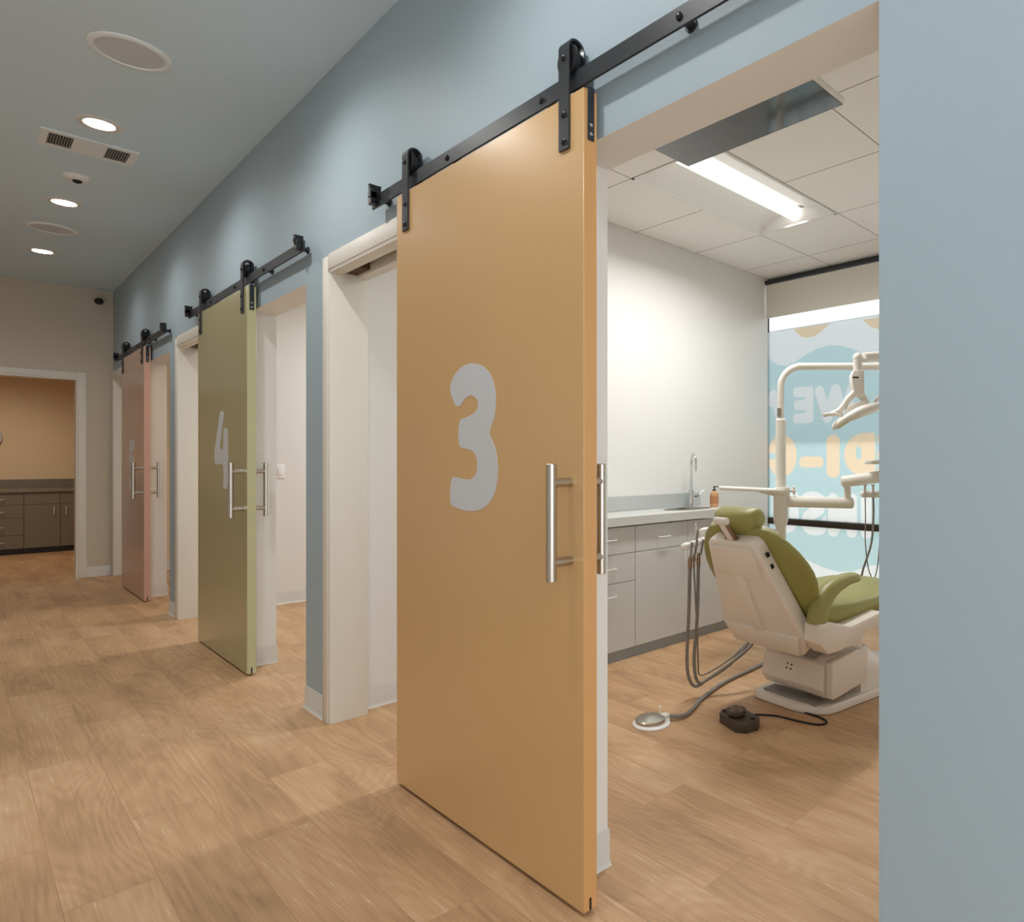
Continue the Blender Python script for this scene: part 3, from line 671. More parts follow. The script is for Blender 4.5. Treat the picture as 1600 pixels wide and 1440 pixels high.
# worktop with an oval cut-out for the sink
SX, SY, SA, SB = 3.42, 3.135, .205, .105
def worktop():
    x0, x1, y0, y1, z0, z1 = 2.285, 3.77, 2.955, CB, ZT + .0005, .868
    n = 48; inner = [Vector((SX + SA * math.cos(2 * math.pi * k / n), SY + SB * math.sin(2 * math.pi * k / n))) for k in range(n)]
    outer = [Vector((x0, y0)), Vector((x1, y0)), Vector((x1, y1)), Vector((x0, y1))]
    vs = outer + inner; ed = [(i, (i + 1) % 4) for i in range(4)] + [(4 + i, 4 + (i + 1) % n) for i in range(n)]
    ov, oe, of, *_ = delaunay_2d_cdt(vs, ed, [], 0, 1e-6)
    mb = MB(); b = mb.bm; T = [b.verts.new((v.x, v.y, z1)) for v in ov]; B = [b.verts.new((v.x, v.y, z0)) for v in ov]
    ins = lambda f: sum(((ov[i].x - SX) / SA) ** 2 + ((ov[i].y - SY) / SB) ** 2 for i in f) / 3 <= 1.0001 and all(((ov[i].x - SX) / SA) ** 2 + ((ov[i].y - SY) / SB) ** 2 < 1.001 for i in f)
    cnt = {}
    for f in of:
        if ins(f): continue
        b.faces.new([T[i] for i in f]); b.faces.new([B[i] for i in f[::-1]])
        for i in range(3):
            e = (f[i], f[(i + 1) % 3]); cnt[e] = 1
    for (i, j) in cnt:
        if (j, i) not in cnt: b.faces.new((T[j], T[i], B[i], B[j]))
    return mb
t = thing('countertop', 'long pale grey worktop along the operatory wall', 'countertop', (3.0, 3.15, ZT))
build('slab', worktop(), 'counter', t)
mb = MB(); mb.box(2.285, 3.77, RW[0] - .02, RW[0] - .001, .8685, .968, .002, 1); build('backsplash', mb, 'splash', t, label='blue-grey backsplash')
t = thing('sink', 'oval stainless steel sink set into the grey worktop', 'sink', (SX, SY, .868))
mb = MB(); rings = []
for s_, z in ((1.07, .8685), (1.07, .8715), (1.03, .8725), (.985, .871), (.97, .86), (.94, .80), (.85, .75), (.5, .735), (.1, .732)):
    rings.append([(SX + SA * s_ * math.cos(2 * math.pi * k / 40), SY + SB * s_ * math.sin(2 * math.pi * k / 40), z) for k in range(40)])
mb.loft(rings, caps=False); build('basin', mb, 'steel', t, sharp=50)
mb = MB(); mb.cyl((SX, SY, .7325), (SX, SY, .737), .022); build('drain', mb, 'chrome', t)
fx, fy = 3.60, 3.268
t = thing('faucet', 'tall chrome gooseneck faucet at the back of the sink', 'faucet', (fx, fy, .868))
mb = MB(); mb.cyl((fx, fy, .8685), (fx, fy, .992), .023, n=24, bev=.002); build('body', mb, 'chrome', t)
mb = MB(); mb.tube([(fx, fy, .99), (fx, fy, 1.12), (fx, fy, 1.19), (fx - .012, fy - .02, 1.238), (fx - .035, fy - .055, 1.258), (fx - .058, fy - .09, 1.24), (fx - .068, fy - .105, 1.19), (fx - .068, fy - .105, 1.13)], .0095, 14); build('spout', mb, 'chrome', t)
mb = MB(); mb.cyl((fx + .02, fy - .004, .94), (fx + .055, fy - .012, .942), .012, n=16); mb.tube([(fx + .045, fy - .010, .945), (fx + .075, fy - .016, .958), (fx + .115, fy - .024, .985)], .005, 10); build('lever', mb, 'chrome', t)
bx, by = 3.70, 3.13
t = thing('soap_bottle', 'amber pump soap bottle on the worktop beside the sink', 'bottle', (bx, by, .868))
mb = MB(); mb.lathe([(.001, .0008), (.029, .0008), (.032, .004), (.032, .09), (.028, .105), (.016, .113), (.014, .118), (.001, .118)], (bx, by, .868)); build('bottle_body', mb, 'soap', t)
mb = MB(); mb.lathe([(.0325, .025), (.0326, .026), (.0326, .082), (.0325, .083)], (bx, by, .868)); build('paper_label', mb, 'label', t)
mb = MB(); mb.lathe([(.001, .118), (.014, .118), (.014, .128), (.005, .13), (.005, .145), (.009, .146), (.009, .152), (.001, .152)], (bx, by, .868), 16); mb.tube([(bx, by, 1.016), (bx + .02, by - .012, 1.017), (bx + .035, by - .02, 1.012)], .004, 8); build('pump', mb, 'black', t)

# ------------------------------------------------------------------ back room cabinets
BF, BB = 12.27, 12.616
G2 = 'taupe base cabinets in the back room'; BZ = .80
def bdrawers(a, b): return [('drawer', a, b, z0, z1, ('h', (a + b) / 2, (z0 + z1) / 2)) for z0, z1 in ((.64, BZ - .006), (.47, .64), (.25, .47), (.075, .25))]
cabinet(.20, .645, BF, BB, BZ, bdrawers(.20, .645), 'dark taupe cabinet of four drawers at the left edge', G2, 'dkcab', 'dkbody', 'dktoe', .075, .05)
cabinet(.645, 1.53, BF, BB, BZ, [('drawer', .645, .985, .64, BZ - .006, None), ('drawer', .985, 1.53, .64, BZ - .006, None), ('door', .645, .985, .075, .64, ('v', .925, .55)), ('door', .985, 1.53, .075, .64, ('v', 1.04, .55))], 'dark taupe cabinet with paired doors beside the doorway jamb', G2, 'dkcab', 'dkbody', 'dktoe', .075, .05)
cabinet(-.25, .20, BF, BB, BZ, [('door', -.25, .20, .075, BZ - .006, None)], 'dark taupe cabinet out of frame beyond the four-drawer one', G2, 'dkcab', 'dkbody', 'dktoe', .075, .05)
t = thing('countertop', 'dark taupe worktop in the dim back room', 'countertop', (.6, 12.44, BZ))
mb = MB(); mb.box(-.25, 1.55, BF - .02, BB, BZ + .0005, .848, .002, 1); build('slab', mb, 'dkcount', t)
mb = MB(); mb.box(-.25, 1.55, BB - .016, BB + .003, .8485, .965, .002, 1); build('backsplash', mb, 'dkcab', t)

# ------------------------------------------------------------------ ceiling monitor
t = thing('ceiling_monitor', 'black glossy screen hung face down from the operatory ceiling', 'monitor', (1.84, 1.52, 2.45))
mb = MB(); mb.box(1.60, 2.065, 1.148, 1.892, 2.4515, 2.476, .004); build('casing', mb, 'whitep', t, label='white casing')
mb = MB(); mb.box(1.606, 2.059, 1.154, 1.886, 2.4478, 2.4513); build('screen', mb, 'screen', t)
mb = MB(); mb.box(1.77, 1.90, 1.44, 1.60, 2.4765, 2.51); mb.cyl((1.835, 1.52, 2.51), (1.835, 1.52, OH - .012), .022); mb.box(1.765, 1.905, 1.45, 1.59, OH - .012, OH - .0005); build('mount', mb, 'whitep', t)

# ------------------------------------------------------------------ dental chair (own frame: x to the feet, y to the patient's left)
CO = Vector((2.72, 1.80, 0)); CA = R(-6)
ch = thing('dental_chair', 'reclined dental chair with olive green upholstery and white shell', 'dental chair', CO, CA)
B0 = Vector((-.156, 0, .33)); UD = Vector((-.451, 0, .892)); FN = Vector((.892, 0, .451)); LD = Vector((0, 1, 0))
def bp(s, w, n): return B0 + UD * s + LD * w + FN * n
def sym(pts): return pts + [(-w, s) for w, s in pts[::-1]]
def cpart(name, mb, m, parent=None, **k): return build(name, mb, m, parent or ch, world=False, **k)
# moulded back shell
out = [(w + .012, s) for w, s in sym([(.0, -.012), (.19, -.012), (.222, .005), (.252, .08), (.264, .108), (.246, .135), (.158, .53), (.150, .56), (.128, .582), (.0, .586)][1:-1])]
mb = MB(); mb.prism(out, lambda w, s, n: bp(s, w, n), -.012, .062, .012, seg=3); 
for w0, w1, s0, s1 in ((-.128, .150, .405, .555), (-.012, .042, .10, .41)):
    mb.prism([(w0, s0), (w1, s0), (w1 * (.93 if s0 > .3 else 1), s1), (w0 * (.93 if s0 > .3 else 1), s1)], lambda w, s, n: bp(s, w, n), -.027, -.010, .0012)
mb.prism([(-.185, .005), (.205, .005), (.243, .105), (-.218, .105)], lambda w, s, n: bp(s, w, n), -.027, -.010, .0015)
sh = cpart('back_shell', mb, 'shell')
for s in (.44, .50):
    mb = MB(); mb.prism([(-.168, s), (-.162, s), (-.158, s + .02), (-.164, s + .02)], lambda w, q, n: bp(q, w, n), .016, .034); cpart('socket', mb, 'cord', sh)
# back cushion
mb = MB(); rings = []
prof = [(-.03, .10, .02), (-.015, .15, .045), (.03, .18, .06), (.08, .21, .068), (.16, .265, .072), (.22, .30, .075), (.28, .328, .076), (.33, .338, .076), (.38, .336, .075), (.43, .322, .073), (.48, .298, .07), (.53, .262, .066), (.57, .222, .06), (.598, .18, .05), (.612, .13, .036), (.617, .07, .016)]
nn = 36
for s, Wd, T in prof:
    rg = []
    for k in range(nn):
        a = 2 * math.pi * k / nn; cw, sw = math.cos(a), math.sin(a)
        w = Wd * math.copysign(abs(cw) ** .8, cw); n = .05 + T / 2 + T / 2 * math.copysign(abs(sw) ** .7, sw) + .018 * (abs(w) / .33) ** 2.0
        rg.append(bp(s, w + .026, n))
    rings.append(rg)
mb.loft(rings); cpart('back_cushion', mb, 'vinyl', sharp=60)
# headrest
hc = bp(.632, .03, .085); hr = Euler((0, R(-26), 0))
mb = MB(); rings = []
for q in range(17):
    a = math.pi * (q / 16) - math.pi / 2; w = .128 * math.sin(a); f = max(.05, math.cos(a)) ** .35
    rg = []
    for k in range(24):
        b_ = 2 * math.pi * k / 24; u = .058 * f * math.copysign(abs(math.cos(b_)) ** .75, math.cos(b_)); v = .060 * f * math.copysign(abs(math.sin(b_)) ** .75, math.sin(b_)) + .03 * (w / .128) ** 2
        rg.append(hc + UD * u + FN * v + LD * w)
    rings.append(rg)
mb.loft(rings); hd = cpart('headrest', mb, 'vinyl', sharp=60)
mb = MB()
for w0 in (.032, -.016):
    mb.prism([(w0 - .007, .565), (w0 + .007, .565), (w0 + .007, .695), (w0 - .007, .695)], lambda w, s, n: bp(s, w, n - .028 * (s - .565) / .13), .004, .020, .002)
mb.prism([(-.03, .548), (.048, .548), (.048, .592), (-.03, .592)], lambda w, s, n: bp(s, w, n), .0, .02, .003)
cpart('headrest_bracket', mb, 'bronze', hd, label='bronze metal bracket')
mb = MB(); mb.cyl(bp(.69, -.032, -.016), bp(.69, .046, -.016), .0165, n=18, bev=.003); mb.prism([(-.009, .585), (.025, .585), (.025, .68), (-.009, .68)], lambda w, s, n: bp(s, w, n - .028 * (s - .565) / .13), .0, .012, .002)
cpart('headrest_knob', mb, 'beige', hd)
# seat and legrest cushions
mb = MB(); rings = []
for x, hw, z0, z1 in ((-.15, .10, .47, .50), (-.14, .18, .44, .53), (-.10, .235, .43, .55), (0, .262, .425, .556), (.15, .272, .43, .55), (.30, .272, .44, .548), (.45, .262, .45, .55), (.60, .24, .45, .552), (.80, .215, .43, .53), (1.0, .20, .40, .49), (1.15, .19, .375, .455), (1.22, .17, .375, .44), (1.235, .10, .385, .425)):
    rg = []
    for k in range(28):
        a = 2 * math.pi * k / 28; c, s = math.cos(a), math.sin(a)
        w = hw * math.copysign(abs(c) ** .55, c); z = (z0 + z1) / 2 + (z1 - z0) / 2 * math.copysign(abs(s) ** .6, s) - (.018 * (w / hw) ** 2 * -1 if s > 0 else 0) * .6
        rg.append((x, w, z))
    rings.append(rg)
mb.loft(rings); cpart('seat_cushion', mb, 'vinyl', sharp=60)
# armrests
for sg in (-1, 1):
    mb = MB(); rings = []
    path = [(-.185, .487, .043, .034), (-.182, .505, .046, .038), (-.170, .54, .046, .038), (-.145, .580, .044, .037), (-.105, .615, .040, .036), (-.05, .640, .033, .035), (.03, .658, .027, .033), (.09, .660, .024, .031), (.118, .655, .019, .026), (.128, .650, .009, .014)]
    if sg > 0: path = [(x + .10, z, h, w) for x, z, h, w in path]
    for i, (x, z, h, wd) in enumerate(path):
        p0, p1 = path[max(0, i - 1)], path[min(len(path) - 1, i + 1)]
        dr = Vector((p1[0] - p0[0], 0, p1[1] - p0[1])).normalized(); nr = Vector((-dr.z, 0, dr.x))
        rg = []
        for k in range(20):
            a = 2 * math.pi * k / 20; c, s = math.cos(a), math.sin(a)
            rg.append(Vector((x, sg * .288, z)) + nr * (h * math.copysign(abs(c) ** .7, c)) + Vector((0, wd * math.copysign(abs(s) ** .7, s), 0)))
        rings.append(rg)
    mb.loft(rings); cpart('armrest', mb, 'vinyl', sharp=60)
    # white side plates
    xs_ = -.222 if sg < 0 else -.10
    pl = [(xs_, .415), (xs_ + .006, .497), (-.13, .492), (.01, .452), (.27, .482), (.272, .465), (.09, .375), (-.09, .355), (-.16, .358) if sg < 0 else (-.095, .36)]
    mb = MB(); mb.prism(pl, lambda u, v, a: (u, a, v), sg * (.335 if sg < 0 else .30), sg * .245, .010); cpart('side_plate', mb, 'shell')
mb = MB(); mb.box(-.16, .60, -.244, .244, .37, .428, .006); mb.box(-.02, .16, -.30, .30, .345, .368, .004); cpart('seat_pan', mb, 'shell')
# lift and base
mb = MB(); mb.prism([(.03, .25), (.30, .25), (.22, .372), (.06, .372)], XZ, -.11, .11, .004); cpart('lift_column', mb, 'greyp')
mb = MB()
mb.prism([(.005, .120), (.028, .235), (.075, .262), (.31, .262), (.31, .07), (.075, .062), (.035, .078)], XZ, -.172, .212, .010, seg=3); bx_ = cpart('base_box', mb, 'shell')
mb = MB(); mb.prism([(.045, .256), (.33, .286), (.33, .125), (.31, .105), (.045, .075), (.03, .085), (.03, .245)], XZ, -.215, -.174, .012, seg=3); cpart('side_cover', mb, 'shell', bx_)
mb = MB(); fn = lambda u, v, a: (.006 + (v - .12) * .20 + a, u, v)
mb.prism([(-.02, .155), (.075, .155), (.075, .215), (-.02, .215)], fn, -.0035, .004, .002); pt = cpart('service_panel', mb, 'shell', bx_)
mb = MB()
for u, v in ((.022, .178), (.048, .178), (.018, .198), (.044, .200)): mb.cyl(fn(u, v, -.006), fn(u, v, .0), .0045, n=10)
cpart('port', mb, 'cord', bx_)
# floor plate: rounded outline with a raised lip, running forward into the foot
def rpoly(pts, r, n=5):
    o = []
    for i, p in enumerate(pts):
        p = Vector(p); a = Vector(pts[i - 1]); b = Vector(pts[(i + 1) % len(pts)]); rr = min(r, (a - p).length * .45, (b - p).length * .45)
        q0 = p + (a - p).normalized() * rr; q1 = p + (b - p).normalized() * rr
        for k in range(n + 1):
            t_ = k / n; o.append(tuple(q0 * (1 - t_) ** 2 + p * 2 * t_ * (1 - t_) + q1 * t_ * t_))
    return o
ol = rpoly([(-.045, .245), (-.045, -.075), (.025, -.195), (.47, -.215), (.70, -.26), (1.02, -.25), (1.02, .26), (.70, .27), (.3, .25)], .07)
cx_, cy_ = .45, 0
rings = []
for sc, z in ((1.0, .004), (1.0, .022), (.985, .034), (.95, .040), (.90, .036)):
    rings.append([(cx_ + (u - cx_) * sc, cy_ + (v - cy_) * (sc if sc > .95 else sc), z) for u, v in ol])
mb = MB(); mb.loft(rings); bpz = cpart('base_plate', mb, 'shell')
mb = MB(); mb.prism([(cx_ + (u - cx_) * .985, v * .985) for u, v in ol], XY, .0002, .0045); cpart('black_base_layer', mb, 'cord', bpz)  # thin black layer between the base plate and the floor
mb = MB(); mb.box(.0, .09, -.14, .19, .0365, .048, .003); cpart('tread', mb, 'greyp', bpz)
mb = MB(); rings = []
for x, hw, h in ((.335, .17, .205), (.36, .172, .235), (.42, .168, .24), (.50, .16, .20), (.60, .15, .14), (.70, .14, .095), (.85, .12, .065), (.98, .10, .05)):
    rings.append([(x, hw * math.cos(R(180 * k / 16)) * 1.0, .035 + (h) * math.sin(R(180 * k / 16)) ** .6) for k in range(17)])
mb.loft(rings); cpart('foot_cowl', mb, 'shell', sharp=60)
mb = MB(); mb.tube([(.13, -.21, .33), (.165, -.235, .322), (.20, -.262, .306)], .012, 12); mb.cyl((.10, -.20, .335), (.10, -.225, .31), .011); cpart('lever', mb, 'beige')

# ------------------------------------------------------------------ delivery unit: post with tray, lamp boom, arms
PX, PY = 3.392, 2.33
RT = Vector((.6576, -.7534, 0))
P0 = Vector((PX, PY, 0))
un = thing('delivery_unit', 'ivory dental delivery post with tray, arms and overhead boom', 'dental unit', P0)
def pv(a, z, b=0.0): return P0 + RT * a + Vector((.7534, .6576, 0)) * b + Vector((0, 0, z))
mb = MB(); mb.lathe([(.09, .0005), (.09, .02), (.08, .03), (.055, .05), (.034, .06), (.031, .10), (.031, .62), (.036, .63), (.036, .66)], (PX, PY, 0)); build('base_post', mb, 'beige', un)
mb = MB(); mb.lathe([(.033, .655), (.040, .66), (.040, .70), (.033, .705), (.033, .80), (.044, .83), (.046, .838), (.046, .99), (.034, .992)], (PX, PY, 0)); build('collar', mb, 'beige', un)
mb = MB(); mb.cyl((PX, PY, .985), (PX, PY, 1.455), .032, n=24); mb.cyl((PX, PY, 1.455), (PX, PY, 1.465), .033, .028, n=24); build('upper_post', mb, 'beige', un)
mb = MB(); pts = [pv(0, 1.46), pv(0, 1.62)]
for k in range(1, 10):
    a = R(90 * k / 9); pts.append(pv(.13 - .13 * math.cos(a), 1.66 + .13 * math.sin(a)))
pts += [pv(.4, 1.790), pv(.75, 1.79), pv(1.05, 1.79)]
mb.tube(pts, .0215, 16, 3); bm_ = build('light_boom', mb, 'beige', un)
mb = MB(); mb.box(-.012, .012, -.0005, .003, 1.475, 1.53); mb.tf(Matrix.Translation((PX, PY, 0)) @ Matrix.Rotation(R(-48.88), 4, 'Z') @ Matrix.Translation((-.012, -.0235, 0))); build('rating_plate', mb, 'greyp', bm_, label='small grey rating plate')
mb = MB(); mb.cyl(pv(1.05, 1.76), pv(1.05, 1.87), .028); mb.tube([pv(1.05, 1.85), pv(.85, 1.845, -.09), pv(.60, 1.822, -.20), pv(.447, 1.803, -.264)], .029, 16); build('lamp_arm', mb, 'beige', un)
# tray
mb = MB(); pl = rpoly([(-.385, -.12), (-.385, .10), (-.04, .10), (.03, .05), (.03, -.05), (-.04, -.12)], .05)
mb.prism(pl, lambda u, v, a: pv(u, a - .045 * u, v), 1.012, 1.030, .004); tr = build('tray', mb, 'beige', un)
mb = MB(); mb.prism([(-.16, 1.012), (-.05, .985), (.035, .985), (.035, 1.012)], lambda u, v, a: pv(u, v, a), -.05, .03, .004); mb.box(-.045, .05, -.05, .05, .992, 1.045, .006)
for v in mb.bm.verts: pass
mb2 = MB(); mb2.prism([(-.16, 1.017), (-.05, .988), (.05, .988), (.05, 1.045), (-.03, 1.04), (-.06, 1.02)], lambda u, v, a: pv(u, v, a), -.05, .05, .005); mb.bm.free(); build('tray_bracket', mb2, 'beige', un)
mb = MB(); mb.cyl(pv(.05, 1.02), pv(.075, 1.02), .009); 
for k in range(5): mb.cyl(pv(.082, 1.02), pv(.082, 1.02) + (RT.cross(Vector((0, 0, 1))) * math.cos(k * 1.2566) + Vector((0, 0, 1)) * math.sin(k * 1.2566)) * .026, .008, .007, n=10)
mb.cyl(pv(.074, 1.02), pv(.090, 1.02), .016); build('tray_knob', mb, 'beige', tr)
# instrument arms
mb = MB(); mb.cyl(pv(.03, .953), pv(.45, .943), .034, n=24, bev=.008); a1 = build('instrument_arm', mb, 'beige', un)
mb = MB(); mb.cyl(pv(.413, .972), pv(.413, 1.045), .022, n=20, bev=.002); build('pivot', mb, 'beige', a1)
mb = MB()
e0, e1 = pv(.37, 1.075, -.02), pv(.95, 1.165, -.22)
d_ = (e1 - e0).normalized()
mb.cyl(e0, e1, .036, n=24, bev=.012); mb.cyl(pv(.90, 1.05, -.2), pv(.90, 1.19, -.2), .03); a2 = build('balance_arm', mb, 'beige', un)
mb = MB(); mb.box(-.16, .16, -.10, .10, 0, .022, .008); mb.tf(Matrix.Translation(pv(.66, 1.185, -.16)) @ Matrix.Rotation(R(-48.88), 4, 'Z')); build('instrument_tray', mb, 'beige', a2)
mb = MB(); mb.cyl(pv(.66, 1.15, -.16), pv(.66, 1.188, -.16), .02); build('tray_stem', mb, 'beige', a2)
mb = MB(); mb.cyl(pv(.47, 1.005, -.10), pv(.95, 1.005, -.22), .021, n=18, bev=.01); mb.cyl(pv(.90, 1.0, -.207), pv(.90, 1.06, -.2), .016); build('holder_bar', mb, 'whitep', a2)
# assistant's arm to the left
AH = Vector((2.46, 2.20, .80))
mb = MB(); mb.tube([pv(0, .755), Vector((3.135, 2.345, .812)), Vector((2.88, 2.405, .832))], .017, 14); mb.box(2.845, 2.895, 2.385, 2.435, .812, .855, .008); aa = build('assistant_arm', mb, 'beige', un)
mb = MB(); mb.tube([(2.86, 2.405, .832), (2.72, 2.33, .835), (2.55, 2.215, .842)], .0055, 10); build('link', mb, 'greyp', aa)
# holder with three cups
H0, H1 = Vector((2.405, 2.226, .779)), Vector((2.505, 2.182, .806))
HT = Vector((2.534, 2.207, .845))
mb = MB(); mb.tube([H0, H0.lerp(H1, .5), H1], .013, 14); mb.ell(Vector((2.412, 2.223, .780)), .030, .021, .0185, p=.85, rot=Euler((0, R(-14), R(-24))))
mb.ell(HT, .030, .022, .0195, p=.75, rot=Euler((0, R(-12), R(-24)))); mb.cyl(H1, HT, .008)
build('assistant_holder', mb, 'whitep', aa)
for c in ((2.446, 2.208, .789), (2.472, 2.196, .797), (2.492, 2.187, .803)):
    mb = MB(); mb.lathe([(.004, -.0095), (.015, -.0085), (.0185, -.004), (.0185, .004), (.015, .0085), (.004, .0095)], (0, 0, 0), 20, 'X'); mb.tf(Matrix.Translation(c) @ Matrix.Rotation(R(-24), 4, 'Z')); build('cup', mb, 'whitep', aa)
def suction(label, top, r, pts):
    top = Vector(top); t = thing('suction_handpiece', label, 'handpiece', top)
    b = Vector(pts[0])
    mb = MB(); mb.tube([top, top.lerp(b, .6), b + Vector((0, 0, .05))], .0055, 12, smooth=False); build('tip', mb, 'greyp', t)
    mb = MB(); mb.cyl(b + Vector((0, 0, .06)), b + Vector((0, 0, .03)), .006, .0105); mb.cyl(b + Vector((0, 0, .03)), b + Vector((0, 0, -.002)), r + .0015); build('valve', mb, 'bronze', t)
    mb = MB(); mb.tube(pts, r, 12, 7); build('hose', mb, 'hose', t)
suction('suction handpiece with thick grey hose, nearest the left end of the white holder', (2.424, 2.196, .80), .0085, [(2.418, 2.203, .67), (2.428, 2.221, .437), (2.440, 2.244, .205), (2.464, 2.250, .102), (2.504, 2.241, .057), (2.557, 2.21, .085), (2.653, 2.162, .135), (2.728, 2.136, .19), (2.786, 2.118, .245)])
suction('suction handpiece with thick grey hose, nearest the chair back', (2.482, 2.170, .81), .0085, [(2.473, 2.196, .683), (2.476, 2.206, .43), (2.474, 2.226, .199), (2.501, 2.222, .082), (2.572, 2.196, .098), (2.668, 2.146, .156), (2.755, 2.108, .212), (2.82, 2.09, .262)])
suction('air syringe with thin grey hose between the two suction handpieces', (2.458, 2.186, .86), .0042, [(2.450, 2.206, .675), (2.483, 2.214, .347), (2.500, 2.222, .196), (2.524, 2.232, .112), (2.60, 2.205, .125), (2.70, 2.150, .185), (2.80, 2.130, .25), (2.86, 2.11, .29)])

# instruments hanging at the right of the delivery arm
def handpiece(label, a, b, hr, drop):
    p = pv(a, 1.005, b); t = thing('dental_handpiece', label, 'handpiece', p)
    mb = MB(); mb.cyl(p + Vector((0, 0, -.02)), p + Vector((0, 0, .05)), .010, .007, n=14); mb.cyl(p + Vector((0, 0, .05)), p + Vector((0, 0, .058)), .013, n=14); build('grip', mb, 'steel', t)
    mb = MB(); mb.tube([p + Vector((0, 0, -.02))] + [pv(*q) for q in drop], hr, 10, 8); build('cord', mb, 'hose', t)
handpiece('thin-corded handpiece, leftmost on the delivery arm', .49, -.135, .0035, [(.492, .85, -.135), (.492, .72, -.13), (.515, .55, -.12), (.56, .47, -.10), (.60, .46, -.02)])
handpiece('thick-corded handpiece in the middle of the delivery arm', .535, -.15, .0065, [(.535, .85, -.15), (.52, .70, -.15), (.475, .55, -.14), (.47, .46, -.12), (.52, .45, -.05)])
handpiece('thin-corded handpiece nearest the blue wall edge', .585, -.16, .0035, [(.572, .85, -.16), (.57, .70, -.155), (.56, .56, -.14), (.545, .48, -.12), (.57, .45, -.05)])

# ------------------------------------------------------------------ overhead dental lamp
L0 = pv(.414, 1.80, -.27)
lp = thing('dental_lamp', 'ivory overhead dental lamp hanging from the boom', 'lamp', L0)
def lv(a, z, b=0.0): return L0 + RT * a + Vector((.7534, .6576, 0)) * b + Vector((0, 0, z))
mb = MB(); mb.cyl(lv(0, -.085), lv(0, .005), .026, n=20); mb.ell(lv(0, .0), .028, .028, .03); build('stem', mb, 'beige', lp)
mb = MB(); mb.prism([(-.03, -.075), (.03, -.075), (.032, -.20), (.01, -.235), (-.028, -.20), (-.04, -.15), (-.042, -.105)], lambda u, v, a: lv(u, v, a), -.035, .035, .006); hb = build('head_block', mb, 'beige', lp)
mb = MB(); mb.prism([(-.032, -.122), (.002, -.122), (.002, -.113), (-.032, -.113)], lambda u, v, a: lv(u - .005, v, a), -.0365, -.034); build('slot', mb, 'cord', hb)
mb = MB(); mb.tube([lv(-.005, -.19), lv(-.05, -.235), (lv(-.10, -.30)), lv(-.15, -.325)], lambda q: .022 - .006 * q, 12); mb.tube([lv(.02, -.21), lv(.045, -.26), lv(.04, -.31)], .022, 12); build('yoke', mb, 'beige', lp)
tilt = R(-22)
def hv(u, v, w): return lv(.012 + u * math.cos(tilt) + w * math.sin(-tilt) * -1, -.312 - u * math.sin(tilt) + w * math.cos(tilt), v)
mb = MB(); rings = []
for s_, z in ((.55, .030), (.9, .022), (1.0, .008), (.985, -.008), (.93, -.014)):
    rings.append([hv(.185 * s_ * math.cos(2 * math.pi * k / 40), .10 * s_ * math.sin(2 * math.pi * k / 40), z - .03 * (math.cos(2 * math.pi * k / 40)) ** 2 * s_) for k in range(40)])
mb.loft(rings); hdl = build('lamp_head', mb, 'beige', lp, sharp=60)
mb = MB(); mb.loft([[hv(.165 * s_ * math.cos(2 * math.pi * k / 40), .085 * s_ * math.sin(2 * math.pi * k / 40), -.0145 - .028 * (math.cos(2 * math.pi * k / 40)) ** 2 * s_ - q) for k in range(40)] for s_, q in ((1.0, 0), (.96, .006), (.3, .004))]); build('lens', mb, 'chrome', hdl)
for sg, nm in ((-1, 'grip'), (1, 'grip')):
    mb = MB(); mb.tube([hv(sg * .10, 0, .02), hv(sg * .15, -.02, .045), hv(sg * .215, -.05, .062)], .011, 12); build(nm, mb, 'beige', hdl)
mb = MB(); mb.prism([(-.09, .0), (.05, .0), (.05, .05), (-.06, .045)], lambda u, w, a: hv(u, a, w + .01), -.03, .03, .006); build('lamp_body', mb, 'beige', hdl)

# ------------------------------------------------------------------ foot controls
t = thing('foot_pedal', 'round silver foot pedal on a white base with a grey hose', 'foot pedal', (2.115, 2.165, 0))
mb = MB(); mb.lathe([(.001, .0003), (.085, .0003), (.086, .008), (.078, .014), (.001, .014)], (2.115, 2.165, 0), 36); mb.prism(rpoly([(2.15, 2.20), (2.205, 2.16), (2.195, 2.115), (2.14, 2.12)], .02), XY, .0003, .016, .003); pb = build('pedal_base', mb, 'whitep', t)
mb = MB(); mb.lathe([(.001, .042), (.02, .040), (.066, .030), (.070, .026), (.070, .0142), (.001, .0142)], (2.112, 2.168, 0), 40); build('disc', mb, 'steel', t, label='brushed silver disc', sharp=25)
mb = MB(); mb.box(2.165, 2.20, 2.128, 2.165, .0142, .034, .004); mb.cyl((2.17, 2.165, .03), (2.17, 2.165, .062), .0025); mb.cyl((2.17, 2.165, .060), (2.17, 2.165, .066), .006); build('valve', mb, 'whitep', t)
mb = MB(); mb.tube([(2.195, 2.14, .02), (2.26, 2.10, .014), (2.36, 2.13, .0125), (2.47, 2.18, .0125), (2.60, 2.22, .0125), (2.72, 2.25, .0125), (2.86, 2.27, .0125), (3.02, 2.28, .0125), (3.24, 2.30, .0125)], .0098, 12); build('hose', mb, 'hose', t)
FC = Vector((2.376, 1.862, 0)); FA = R(-19)
t = thing('foot_control', 'dark brown foot control box with round joystick disc', 'foot control', FC, FA)
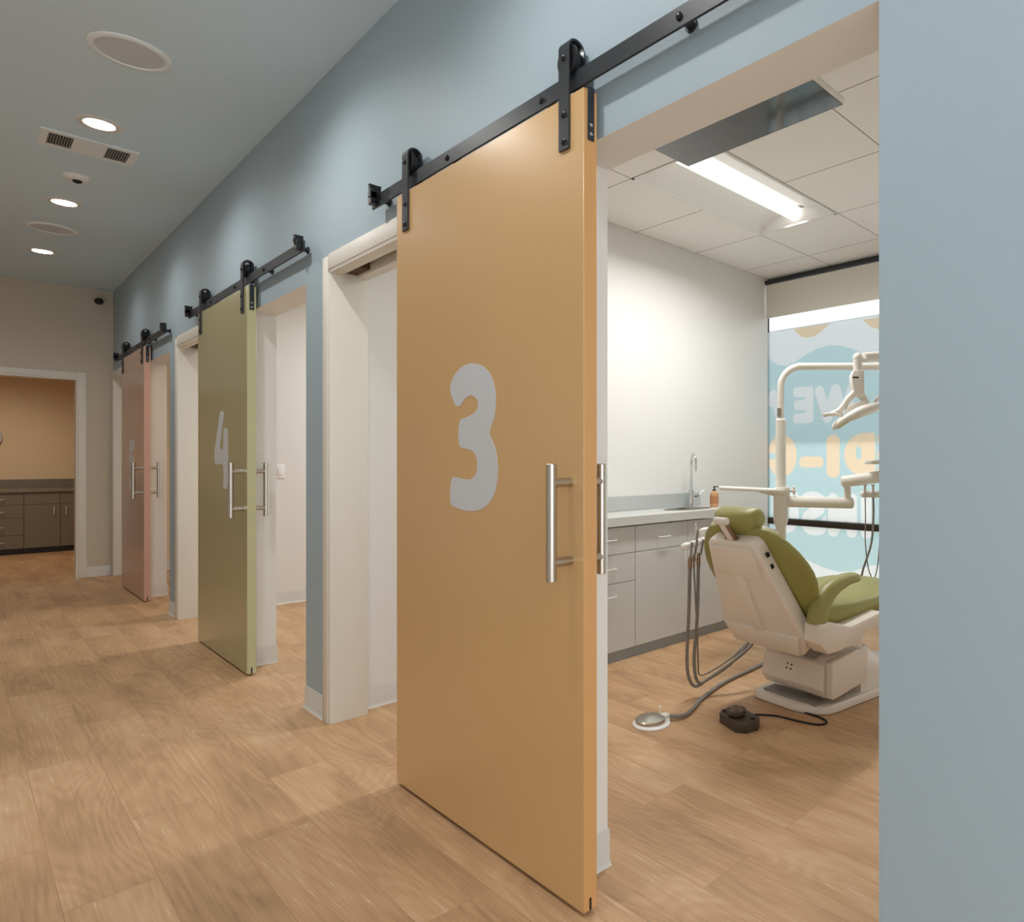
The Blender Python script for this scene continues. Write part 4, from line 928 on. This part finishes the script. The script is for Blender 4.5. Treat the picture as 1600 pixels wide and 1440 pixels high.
def fpart(n, mb, m, p=None, **k): return build(n, mb, m, p or t, world=False, **k)
def oct_(x0, x1, y0, y1, c): return [(x0 + c, y0), (x1 - c, y0), (x1, y0 + c), (x1, y1 - c), (x1 - c, y1), (x0 + c, y1), (x0, y1 - c), (x0, y0 + c)]
mb = MB(); mb.prism(oct_(-.066, .066, -.104, .098, .034), XY, .0003, .044, .003); fpart('box', mb, 'foot')
mb = MB(); mb.cyl((-.015, .0, .0442), (-.015, .0, .055), .026); mb.cyl((-.015, .0, .054), (-.015, .0, .076), .046, n=32, bev=.004); jd = fpart('joystick_disc', mb, 'foot')
mb = MB()
for a in (0, 90, 180, 270):
    c, s = math.cos(R(a + 20)), math.sin(R(a + 20)); mb.tube([(-.015 + c * .008, s * .008, .0763), (-.015 + c * .034, s * .034, .0763)], .0011, 6, smooth=False)
    for q in (-1, 1): mb.tube([(-.015 + c * .034, s * .034, .0763), (-.015 + c * .024 - q * s * .009, s * .024 + q * c * .009, .0763)], .0011, 6, smooth=False)
fpart('arrow_mark', mb, 'soap', jd)
for x, y in ((-.034, .066), (.025, -.074)):
    mb = MB(); mb.cyl((x, y, .0442), (x, y, .053), .010, n=16, bev=.002); fpart('button', mb, 'cord')
mb = MB(); mb.tube([(2.452, 1.900, .012), (2.50, 1.878, .005), (2.56, 1.79, .005), (2.575, 1.68, .005), (2.60, 1.585, .005), (2.65, 1.565, .005), (2.68, 1.62, .005), (2.685, 1.70, .005), (2.688, 1.755, .012)], .0045, 10); build('cord', mb, 'cord', t)

# ------------------------------------------------------------------ back-room and far-operatory lamps (warm)
def area(name, loc, sx, sy, power, color):
    l = bpy.data.lights.new(name, 'AREA'); l.shape = 'RECTANGLE'; l.size = sx; l.size_y = sy; l.energy = power; l.color = color
    o = bpy.data.objects.new(name, l); COL.objects.link(o); o.location = loc; return o
lamp('back_room_lamp', (.3, 11.2, OH - .03), 85, (1.0, .86, .68), 150, .9, None, .12)
lamp('far_operatory_lamp', (2.2, 6.85, OH - .03), 46, (1.0, .76, .52), 150, .9, None, .12)
